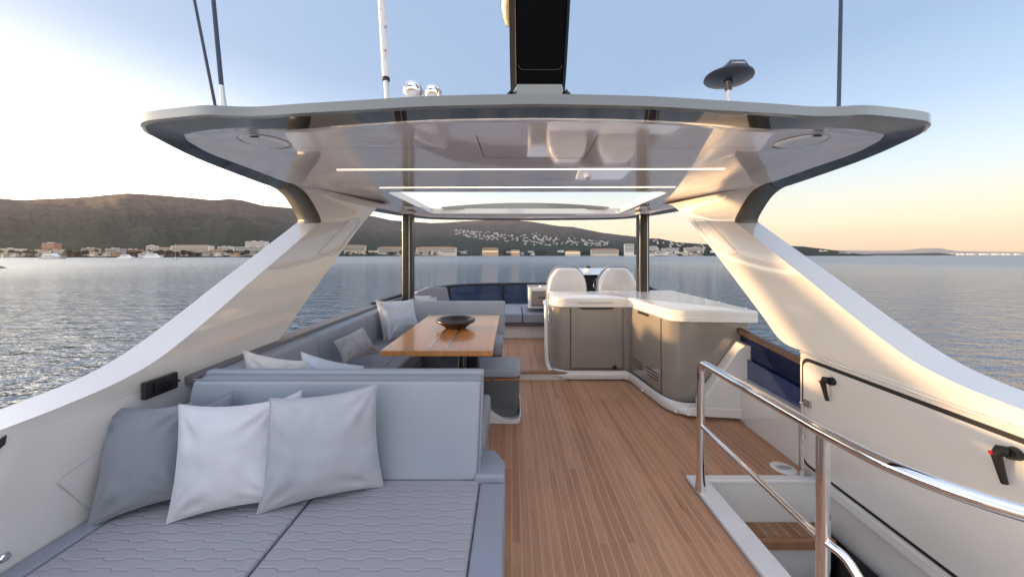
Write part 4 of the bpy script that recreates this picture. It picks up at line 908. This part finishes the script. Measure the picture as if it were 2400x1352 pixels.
MB().grid([[p+Vector((0,0,-1.3)) for p in sm_],[p+Vector((0,0,.52)) for p in sm_]]).obj('bow_wall', gel, ws, smooth=60)
sgt = thing('side_windbreak', mir(Vector((-1.95,3,.6))), 'tinted side windbreak on the right bulwark between galley and locker door', 'windbreak')
gpath = [mir(Vector((-1.98,2.55,0))), mir(Vector((-1.98,3.4,0))), mir(Vector((-1.98,5.2,0)))]
def gp2(x,y,z): return mir(Vector((x,y,z)))
MB().solid([gp2(-1.99,2.56,.412), gp2(-1.99,2.56,.75), gp2(-1.99,6.6,1.06), gp2(-1.99,6.6,.412)], (.012,0,0)).obj('glass', tint, sgt)
MB().solid([gp2(-1.96,2.56,.41), gp2(-1.96,2.56,.56), gp2(-1.96,3.4,.60), gp2(-1.96,3.4,.41)], (.008,0,0)).obj('lower_glass_band', mat('blue_tinted_panel',(.015,.035,.13),.08,coat=1), sgt)
MB().tube([gp2(-1.985,2.55,.765), gp2(-1.985,4.4,.91), gp2(-1.985,6.6,1.07)], .034, 10).obj('top_frame', mat('dark_bronze_frame',(.035,.022,.016),.25,coat=.3), sgt)
# ------------------------------------------------------------------ galley unit
gl_ = thing('galley_unit', (1.4,4.2,0), 'L-shaped glossy taupe wet bar with white worktop', 'galley')
body = [(.56,5.28),(.50,5.20),(.495,4.62),(.53,4.50),(.62,4.44),(1.50,4.44),(1.515,4.40),(1.60,3.62),(1.63,3.545),(1.70,3.50),(2.40,3.45),(2.42,5.3)]
def rnd(pts, r=.05, n=4):
    P = [Vector((x,y,0)) for x,y in pts]; return [(p.x,p.y) for p in bez([ (P[-1]+P[0])/2 ]+P+[(P[-1]+P[0])/2], r, n)][:-1]
MB().prism(rnd(body,.035), .10, .935).obj('body', taupe, gl_, smooth=40)
low = [(.49,5.20),(.47,4.62),(.52,4.42),(.66,4.345),(1.43,4.345),(1.47,4.30),(1.555,3.60),(1.60,3.45),(1.70,3.36),(2.40,3.30),(2.40,5.2),(.6,5.25)]
def offs(pts, k): c = Vector((1.9,4.9)); return [((x-c.x)*k+c.x, (y-c.y)*k+c.y) for x,y in pts]
b = MB(); lowr = rnd(low, .10, 5)
rows = [[Vector((x,y,z)) for x,y in offs(lowr,k)] for z,k in ((.012,.965),(.016,.990),(.035,1.0),(.075,1.0),(.105,.985),(.12,.955))]
b.grid(rows, True); b.obj('base_trim', gel, gl_, smooth=60)
MB().prism(offs(low,.955), -.0, .08).obj('plinth', mat('dark_plinth',(.08,.08,.085),.5), gl_)
band = [(.545,5.28),(.53,5.22),(.525,4.66),(.57,4.52),(.66,4.465),(1.49,4.465)]
top = [(.60,5.27),(.535,5.20),(.53,4.62),(.58,4.46),(.68,4.415),(1.50,4.415),(1.53,4.37),(1.60,3.60),(1.63,3.50),(1.73,3.44),(2.46,3.39),(2.53,5.42),(1.4,5.40),(1.35,5.27)]
b = MB(); tr_ = rnd(top,.04,5)
def offc(pts, d):
    out = []; n = len(pts)
    for i in range(n):
        a = Vector(pts[i-1]); c_ = Vector(pts[(i+1)%n]); t = (c_-a).normalized(); out.append((pts[i][0]+t.y*d*-1*-1, pts[i][1]-t.x*d))
    return out
sgn = 1
rows = [[Vector((x,y,z)) for x,y in offc(tr_, k)] for z,k in ((.925,-.03),(.925,-.006),(.932,0),(.975,0),(.980,-.004),(.984,-.004),(.988,0),(1.028,0),(1.040,-.006),(1.044,-.018))]
b.grid(rows, True); n = len(tr_); poly = geometry.tessellate_polygon([rows[-1]]); n0 = len(b.v)-n; b.f += [tuple(n0+i for i in t) for t in poly]
b.obj('worktop', work_m, gl_, smooth=22)
MB().box(1.497,1.503,4.42,5.25,1.0435,1.0455).obj('lid_gap', black, gl_)
for x, y in ((2.47,3.6),(2.49,4.1),(2.50,4.4),(2.52,4.9),(.62,5.2),(1.2,5.2)): MB().tube([(x,y,1.040),(x,y,1.0446)], .010, 12).obj('hinge_cap', steel, gl_)
MB().box(.85,1.30,4.405,4.4155,.975,.998).obj('lid_grip', mat('grey_grip',(.5,.48,.46),.3), gl_, .004)  # grip strip in a plain grey, darker than the worktop
def onside(y, z, off=.0):      # a point on the inner side face of the wing
    t = (4.40-y)/(4.40-3.62); return Vector((1.515+(1.60-1.515)*t-off, y, z))
# doors
box('door', taupe, gl_, .765, 1.435, 4.425, 4.441, .135, .925, .004)
MB().solid([(.86,4.419,.924),(1.34,4.419,.924),(1.29,4.419,.895),(.91,4.419,.895)], (0,.01,0)).obj('handle_recess', black, gl_, .002)
for a in ((.757,.763),(1.437,1.443)): MB().box(a[0],a[1],4.432,4.4405,.13,.93).obj('door_gap', black, gl_)
MB().box(.76,1.44,4.432,4.4405,.126,.132).obj('door_gap', black, gl_)
MB().lathe([(0,0),(.028,0),(.028,.012),(0,.012)], (1.33,4.425,.15), 20, (0,-1,0)).obj('drain_button', black, gl_)
def sidepanel(y0,y1,z0,z1,off,m,name,th=.008):
    return MB().add([onside(y0,z0,off),onside(y1,z0,off),onside(y1,z1,off),onside(y0,z1,off)]+[onside(y0,z0,off-th),onside(y1,z0,off-th),onside(y1,z1,off-th),onside(y0,z1,off-th)],
                    [(0,1,2,3),(4,5,6,7),(0,1,5,4),(1,2,6,5),(2,3,7,6),(3,0,4,7)]).obj(name, m, gl_, .002)
sidepanel(3.66,4.34,.135,.925,.006,taupe,'door')
sidepanel(3.645,3.652,.13,.93,.003,black,'door_gap'); sidepanel(4.348,4.355,.13,.93,.003,black,'door_gap')
sidepanel(3.90,4.16,.895,.925,.009,black,'handle_recess')
for i in range(3):
    sidepanel(4.06,4.30,.30-i*.035,.312-i*.035,.009,black,'vent_slit'); sidepanel(3.70,3.95,.30-i*.035,.312-i*.035,.009,black,'vent_slit')
# left end rail and right wedge
MB().tube(bez([(.50,5.22,.88),(.475,4.72,.86),(.47,4.60,.15),(.52,4.42,.06),(.60,4.385,.06),(.95,4.385,.06)], .12, 8), .032, 12).obj('end_rail', gel, gl_, smooth=60)
MB().tube([(.53,4.66,.90),(.485,4.60,.80),(.50,4.52,.72),(.545,4.50,.90)], .008, 8).obj('grab_hook', chrome, gl_)
MB().add([(1.80,3.335,.09),(2.45,3.28,.05),(2.45,3.28,.71),(2.25,3.30,.73),(2.19,3.31,.68),(1.86,3.46,.16),(2.45,3.455,.05),(2.45,3.455,.72),(2.26,3.455,.735)],
         [(0,1,2,3,4),(1,6,7,2),(2,7,8,3),(3,8,4),(4,8,5),(4,5,0)]).obj('corner_wedge', gel_matt, gl_, .012)
MB().add([(1.70,3.32,.035),(2.45,3.26,.02),(2.45,3.26,.12),(1.98,3.31,.12),(1.75,3.34,.11),(1.70,3.44,.035),(2.45,3.44,.02),(2.45,3.44,.12),(1.98,3.44,.12),(1.75,3.44,.11)],
         [(0,1,2,3,4),(5,9,8,7,6),(0,5,6,1),(1,6,7,2),(2,7,8,3),(3,8,9,4),(4,9,5,0)]).obj('base_trim', gel, gl_, .012)
for x, y in ((.66,4.335),(1.44,4.32),(1.50,3.93),(1.63,3.40),(2.40,3.25)): MB().lathe([(0,-.006),(.012,-.006),(.014,0),(.012,.01),(0,.012)], (x,y,.045), 16, (-.3,-1,0)).obj('bumper_knob', whitep, gl_)
# ------------------------------------------------------------------ helm seats, console
for xa, xb, lb in ((1283,1378,'white-backed helm seat on the left with warm light on its side'), (1402,1496,'white-backed helm seat on the right beside the black post')):
    d_ = 5.75; x0 = (xa-CX)/F*d_; x1 = (xb-CX)/F*d_; xm = (x0+x1)/2; hw = (x1-x0)/2
    t = thing('helm_seat', (xm,6.0,UP), lb, 'helm seat', 'helm seats'); 
    def outl(k, dz=0): return [(xm+hw*a*k, z+dz) for a,z in ((-.97,.45),(-1.0,.95),(-.96,1.12),(-.82,1.25),(-.55,1.365),(-.40,1.385),(.40,1.385),(.55,1.365),(.82,1.25),(.96,1.12),(1.0,.95),(.97,.45))]
    oo = [(p.x,p.y) for p in bez([Vector((x,z,0)) for x,z in outl(1)], .12, 5)]
    rows = []
    for y, k, dz in ((d_+.0,.80,-.06),(d_-.005,.90,-.03),(d_+.02,.97,-.008),(d_+.06,1.0,0),(d_+.10,1.0,0)):
        rows.append([Vector((xm+(x-xm)*k, y, .45+(z-.45)*(1+dz/.93))) for x,z in oo])
    b = MB().grid(rows); b.f.append(tuple(range(len(oo)))); b.obj('back_shell', gel, t, smooth=60)
    rows = [[Vector((xm+(x-xm)*k, y, .45+(z-.45)*(1+dz/.93))) for x,z in oo] for y,k,dz in ((d_+.10,1.0,.0),(d_+.10,1.025,.022),(d_+.16,1.03,.028),(d_+.24,.97,0),(d_+.27,.85,-.05))]
    b = MB().grid(rows); n0 = len(b.v)-len(oo); b.f.append(tuple(n0+i for i in range(len(oo)))); b.obj('back_cushion', vinyl, t, smooth=60)
    MB().prism(rrect(xm-hw*.95,xm+hw*.95,d_+.15,d_+.65,.08), .62, .78).obj('seat_cushion', vinyl, t, .03, 4)
    MB().prism(rrect(xm-hw*.6,xm+hw*.6,d_+.15,d_+.5,.06), UP, .62).obj('seat_base', gel, t, .01)
hc = thing('helm_console', (1.9,7.1,UP), 'white helm console with black instrument face between the helm seats', 'console')
MB().add([(1.36,6.95,UP),(2.45,6.95,UP),(2.45,7.5,UP),(1.36,7.5,UP),(1.40,7.0,1.18),(2.42,7.0,1.18),(2.42,7.4,1.28),(1.40,7.4,1.28)],[(0,3,2,1),(4,5,6,7),(0,1,5,4),(1,2,6,5),(2,3,7,6),(3,0,4,7)]).obj('pod', black, hc, .02)
MB().add([(1.33,6.82,1.20),(2.45,6.82,1.20),(2.40,7.5,1.28),(1.38,7.5,1.28),(1.36,6.83,1.225),(2.43,6.83,1.225),(2.38,7.45,1.32),(1.40,7.45,1.32)],[(0,3,2,1),(4,5,6,7),(0,1,5,4),(1,2,6,5),(2,3,7,6),(3,0,4,7)]).obj('hood', gel, hc, .015)
sw = thing('steering_wheel', (1.62,6.5,1.05), 'black steering wheel with chrome spokes between the helm seats', 'steering wheel')
ring = []; c = Vector((1.78,6.6,1.02)); axw = Vector((-.25,-1,.25)).normalized(); q = axw.to_track_quat('Z','Y')
for k in range(33): a = 2*math.pi*k/32; ring.append(c+q@Vector((.19*math.cos(a), .19*math.sin(a), 0)))
MB().tube(ring, .014, 8, False).obj('rim', black, sw)
for k in range(3): a = 2*math.pi*k/3+.5; MB().tube([c, c+q@Vector((.19*math.cos(a), .19*math.sin(a), 0))], .009, 8).obj('spoke', chrome, sw)
MB().lathe([(0,.03),(.04,.02),(.045,-.02),(0,-.02)], c, 20, axw).obj('hub', black, sw)
dm = thing('dome_camera', pd(1378,637,7.2), 'small white dome with black cap standing on the console hood', 'dome')
c = Vector((pd(1378,637,7.2).x, 7.2, 1.27))
MB().lathe([(.10,0),(.09,.03),(.062,.05),(.06,.055)], c, 24).obj('base', whitep, dm)
MB().lathe([(.058,.05),(.055,.075),(.038,.10),(0,.108)], c, 24).obj('cap', blackgloss, dm)
# ------------------------------------------------------------------ stairwell
stw = thing('stairwell', (1.7,1.7,0), 'white-rimmed stair opening in the deck with teak treads', 'stairwell')
XR = lambda y: mir(Vector((-1.90,y,0))).x
MB().prism([(1.212,-.5),(1.372,-.5),(1.372,2.385),(2.165,2.385),(2.17,2.445),(1.246,2.445),(1.240,2.43)], .002, .030).obj('coaming', gel_matt, stw, .008)
MB().add([(1.368,2.392,.004),(2.2,2.392,.004),(2.2,2.392,-1.6),(1.368,2.392,-1.6)],[(0,1,2,3)]).add([(1.368,2.392,.004),(1.368,-.5,.004),(1.368,-.5,-1.6),(1.368,2.392,-1.6)],[(0,1,2,3)]).obj('lining', gel, stw)
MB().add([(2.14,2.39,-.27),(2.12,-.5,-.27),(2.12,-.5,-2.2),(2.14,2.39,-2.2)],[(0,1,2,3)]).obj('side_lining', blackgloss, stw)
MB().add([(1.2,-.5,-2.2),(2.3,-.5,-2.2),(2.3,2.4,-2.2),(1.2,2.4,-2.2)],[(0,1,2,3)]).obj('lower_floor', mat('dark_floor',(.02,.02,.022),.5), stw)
for i in range(4):
    z = -.265-i*.25; y1 = 2.39-i*.24; y0 = y1-.16 - (.0 if i else .0)
    t_ = box('tread', tread_m, stw, 1.37, 2.125-.05*i, y0+.035, y1, z-.055, z, .006)
    box('nosing', trim_wood, stw, 1.37, 2.125-.05*i, y0, y0+.034, z-.065, z+.002, .012)
    if i < 3: MB().box(1.37,2.10-.05*i,y0+.04,y0+.055,z-.34,z-.066).obj('riser', gel_matt, stw)
MB().lathe([(0,-.01),(.03,-.01),(.032,.004),(.025,.012),(0,.014)], (1.366,2.05,-.12), 20, (1,0,0)).obj('step_light', black, stw)
rl = thing('stair_railing', (1.27,2.29,.03), 'polished steel handrail guarding the stair opening', 'railing')
rp_ = [Vector((1.264,2.288,.05)), Vector((1.264,2.288,.885)), Vector((1.285,1.43,.868)), Vector((1.305,1.12,.872)), Vector((1.52,.90,.865)), Vector((2.05,.72,.86))]
bent = bez(rp_[:3], .075, 8)+bez(rp_[2:], .16, 8)[1:]
MB().tube(bent, .024, 20).obj('top_rail', chrome, rl, smooth=60)
MB().tube([(1.264,2.288,.03),(1.264,2.288,.045),(1.264,2.288,.10),(1.264,2.288,.16)], [.036,.034,.027,.0245], 20).obj('base_flange', chrome, rl, smooth=60)
MB().tube([(1.303,1.43,-1.2),(1.303,1.43,.86)], .024, 20).obj('post', chrome, rl, smooth=60)
MB().tube([(1.266,2.275,.46),(1.300,1.45,.408)], .016, 16).obj('mid_rail', chrome, rl, smooth=60)
MB().tube(bez([Vector((1.304,1.415,.41)),Vector((1.33,1.36,.40)),Vector((1.34,1.0,.12))],.04,6), .018, 16).obj('mid_rail', chrome, rl, smooth=60)
# ------------------------------------------------------------------ locker door in the right wall
def RW(px, py, off=0):            # a point on the right wall as measured
    d_ = 2.2
    for _ in range(20): X = XR(d_)-.012-off; d_ = X*F/(px-CX)
    return pd(px, py, d_)
ld = thing('locker_door', (2.13,1.9,.06), 'big white locker door with black seal in the right wall', 'locker door')
def wallp(y, z, off): return Vector((XR(y)-off, y, z))
def wpanel(y0,y1,z0,z1,off,th,m,name,parent,r=.05,bev=.0):
    P = [(x,z) for x,z in rrect(y0,y1,z0,z1,r)]
    b = MB(); n = len(P); b.add([wallp(y,z,off) for y,z in P]+[wallp(y,z,off-th) for y,z in P], [tuple(range(n)), tuple(range(2*n-1,n-1,-1))]+[(i,(i+1)%n,(i+1)%n+n,i+n) for i in range(n)]); return b.obj(name, m, parent, bev)
wpanel(-.2,2.565,.045,.862,.008,.006,gel,'frame',ld,.06)
wpanel(-.15,2.545,.058,.848,.012,.006,rubber,'seal',ld,.06)
wpanel(-.12,2.525,.083,.825,.020,.014,gel,'panel',ld,.055,.004)
MB().grid([[wallp(-.2+2.76*k/10,.885,.012) for k in range(11)],[wallp(-.2+2.76*k/10,.878,.022) for k in range(11)],[wallp(-.2+2.76*k/10,.870,.012) for k in range(11)]]).obj('drip_moulding', gel, ld, smooth=80)
MB().grid([[wallp(-.2+2.6*k/10,z,o) for k in range(11)] for z,o in ((.04,.002),(.03,.014),(-.02,.016),(-.035,.002))]).obj('sill_moulding', gel, ld, smooth=30)
def handle(px, py, s, label):
    c = RW(px, py); y = c.y; z = c.z; t = None; 
    A_ = lambda dy, dz, o: wallp(y+dy, z+dz, .02+o)
    MB().tube([A_(0,0,-.002), A_(0,0,.03*s)], [.027*s,.024*s], 20).obj('door_handle', rubber, ld); t = [o for o in OFF if o.name.startswith('door_handle')][-1]; t['label'] = label
    MB().tube([A_(.0,.006*s,.030*s), A_(.015*s,.006*s,.042*s), A_(.025*s,-.02*s,.046*s), A_(.020*s,-.085*s,.034*s), A_(.014*s,-.135*s,.026*s)], [.020*s,.021*s,.017*s,.013*s,.011*s], 12).obj('lever', rubber, t, smooth=60)
    MB().tube([A_(.030*s,-.012*s,.048*s), A_(.032*s,-.014*s,.064*s)], .008*s, 12).obj('red_button', mat('red_plastic',(.6,.01,.02),.3,coat=.3), t)
handle(1955,893,1.0,'black lever handle with red button near the far end of the locker door')
handle(2385,1062,1.0,'black lever handle with red button nearest the camera on the locker door')
hb_ = RW(1889,943,.012)
hg = thing('door_stay', Vector((hb_.x,hb_.y,.03)), 'thin steel gas stay between the locker door bracket and the deck rim', 'gas stay')
MB().box(hb_.x-.012,hb_.x+.006,hb_.y-.045,hb_.y+.012,hb_.z-.025,hb_.z+.028).obj('door_bracket', steel, hg, .002)
top_ = RW(1880,945,.035); bot_ = Vector((2.095,2.455,.045))
MB().tube([top_, top_.lerp(bot_,.45)], .009, 12).obj('cylinder', steel, hg)
MB().tube([top_.lerp(bot_,.45), top_.lerp(bot_,.53)], .011, 12).obj('sleeve', alum, hg)
MB().tube([top_.lerp(bot_,.5), bot_], .0045, 10).obj('rod', chrome, hg)
MB().solid([(bot_.x-.03,bot_.y-.03,.032),(bot_.x+.03,bot_.y-.03,.032),(bot_.x+.015,bot_.y-.03,.062),(bot_.x-.015,bot_.y-.03,.062)], (0,.03,0)).obj('foot_bracket', steel, hg)
MB().lathe([(0,.013),(.012,.011),(.012,-.01),(0,-.012)], top_, 16, (0,1,.2)).obj('ball_joint', chrome, hg)
dr = thing('deck_drain', (2.04,2.565,0), 'round white slotted drain in the teak beside the stair opening', 'drain')
MB().lathe([(0,.006),(.07,.006),(.080,.004),(.083,.0005)], (2.04,2.565,.0), 40).obj('cover', whitep, dr)
for i in range(6): MB().box(1.995+i*.018,2.002+i*.018,2.535+abs(i-2.5)*.004,2.595-abs(i-2.5)*.004,.0065,.0078).obj('slot', black, dr)
# ------------------------------------------------------------------ left wall details
lf = thing('wall_socket', (-1.88,1.82,.90), 'black rectangular outlet box set in the left white arch wall', 'outlet')
MB().box(-1.887,-1.862,1.735,1.905,.862,.952).obj('plate', black, lf, .004)
MB().box(-1.863,-1.852,1.775,1.865,.880,.935).obj('flap', blackgloss, lf, .004)
g_s = 'small screws along the left wall'
for px, py, lb in ((418,891,'lower of two small black screws right of the black outlet'),(446,880,'upper of two small black screws right of the black outlet'),(643,803,'lone small black screw at the front foot of the left arch')):
    c = pX(px,py,-1.885); o = MB().lathe([(0,.007),(.006,.005),(.008,0)], c+Vector((.001,0,0)), 12, (1,0,0)).obj('screw', black); tag(o, lb, 'screw', g_s)
pl = thing('wall_hatch', (-1.895,1.55,.5), 'flush diamond-cornered hatch panel outlined in the left wall beside the slate pillow', 'hatch')
q4 = [Vector((0,*p)) for p in ((1.28,.60),(1.50,.80),(2.0,.80),(2.0,.425),(1.42,.425))]
q4 = [pX(130,1130,-1.897), pX(245,1055,-1.897), pX(300,1010,-1.897), pX(330,1180,-1.897), pX(208,1192,-1.897)]
loop = bez([(q4[-1]+q4[0])/2]+q4[:2]+[q4[2]], .03, 5)+[q4[3], q4[4], (q4[-1]+q4[0])/2]
MB().tube([p+Vector((.0005,0,0)) for p in bez([q4[4],q4[0],q4[2]],.03,6)], .0022, 6, False).obj('edge_groove', mat('soft_seam',(.45,.45,.45),.4), pl)
MB().solid([p+Vector((-.001,0,0)) for p in [q4[0]+Vector((0,.004,0)),q4[2],q4[3],q4[4]]], (.003,0,0)).obj('panel', gel, pl)
for k, (x,y) in enumerate(((1.345,1.95),)):
    pass
cl = thing('courtesy_light', pX(12,1306,-1.88), 'tiny chrome courtesy light low on the left wall at the photo edge', 'light')
MB().lathe([(0,.008),(.012,.006),(.016,0)], pX(12,1306,-1.893), 20, (1,0,0)).obj('lens', chrome, cl)
vs_ = thing('wall_vent', pX(4,1030,-1.88), 'dark slanted vent slit in the left wall cut by the photo edge', 'vent')
MB().solid([pX(13,1019,-1.897), pX(9,1040,-1.897), pX(-40,1085,-1.897), pX(-30,1050,-1.897)], (.006,0,0)).obj('slit', black, vs_)
stn = mat('rust_brown_stain', (.20,.075,.03), .5)
def stain(pts, w, label):
    P = catmull([pz(x,y,.0015) for x,y in pts], 6); b = MB()
    rows = [[p+Vector((-w*(.4+.6*abs(noise.noise(p*40))),0,0)), p+Vector((w*(.4+.6*abs(noise.noise(p*55))),0,0))] for p in P]
    o = b.grid(rows).obj('water_stain', stn); return tag(o, label, 'stain', 'brown stains on the teak')
stain([(1578,1160),(1584,1170),(1592,1180),(1601,1192)], .006, 'dark brown drip stain on the teak left of the stair rim')
stain([(1597,1183),(1594,1190),(1602,1199),(1611,1198),(1608,1185),(1600,1178)], .0025, 'thin ring-shaped brown stain on the teak left of the stair rim')

# ------------------------------------------------------------------ hazy evening air
hz = MB().box(-19500,19500,-19500,19500,SEA-11,900)
hm = bpy.data.materials.new('evening_haze'); hm.use_nodes = True; nt = hm.node_tree; nt.nodes.clear()
o_ = N(nt,'ShaderNodeOutputMaterial'); pv = N(nt,'ShaderNodeVolumePrincipled'); pv.inputs['Color'].default_value = (.98,.94,.88,1); pv.inputs['Density'].default_value = 2.5e-5; pv.inputs['Anisotropy'].default_value = .4
L(nt, pv.outputs[0], o_.inputs['Volume'])
ho = hz.obj('haze', hm, loc=(0,0,0)); tag(ho, kind='stuff')
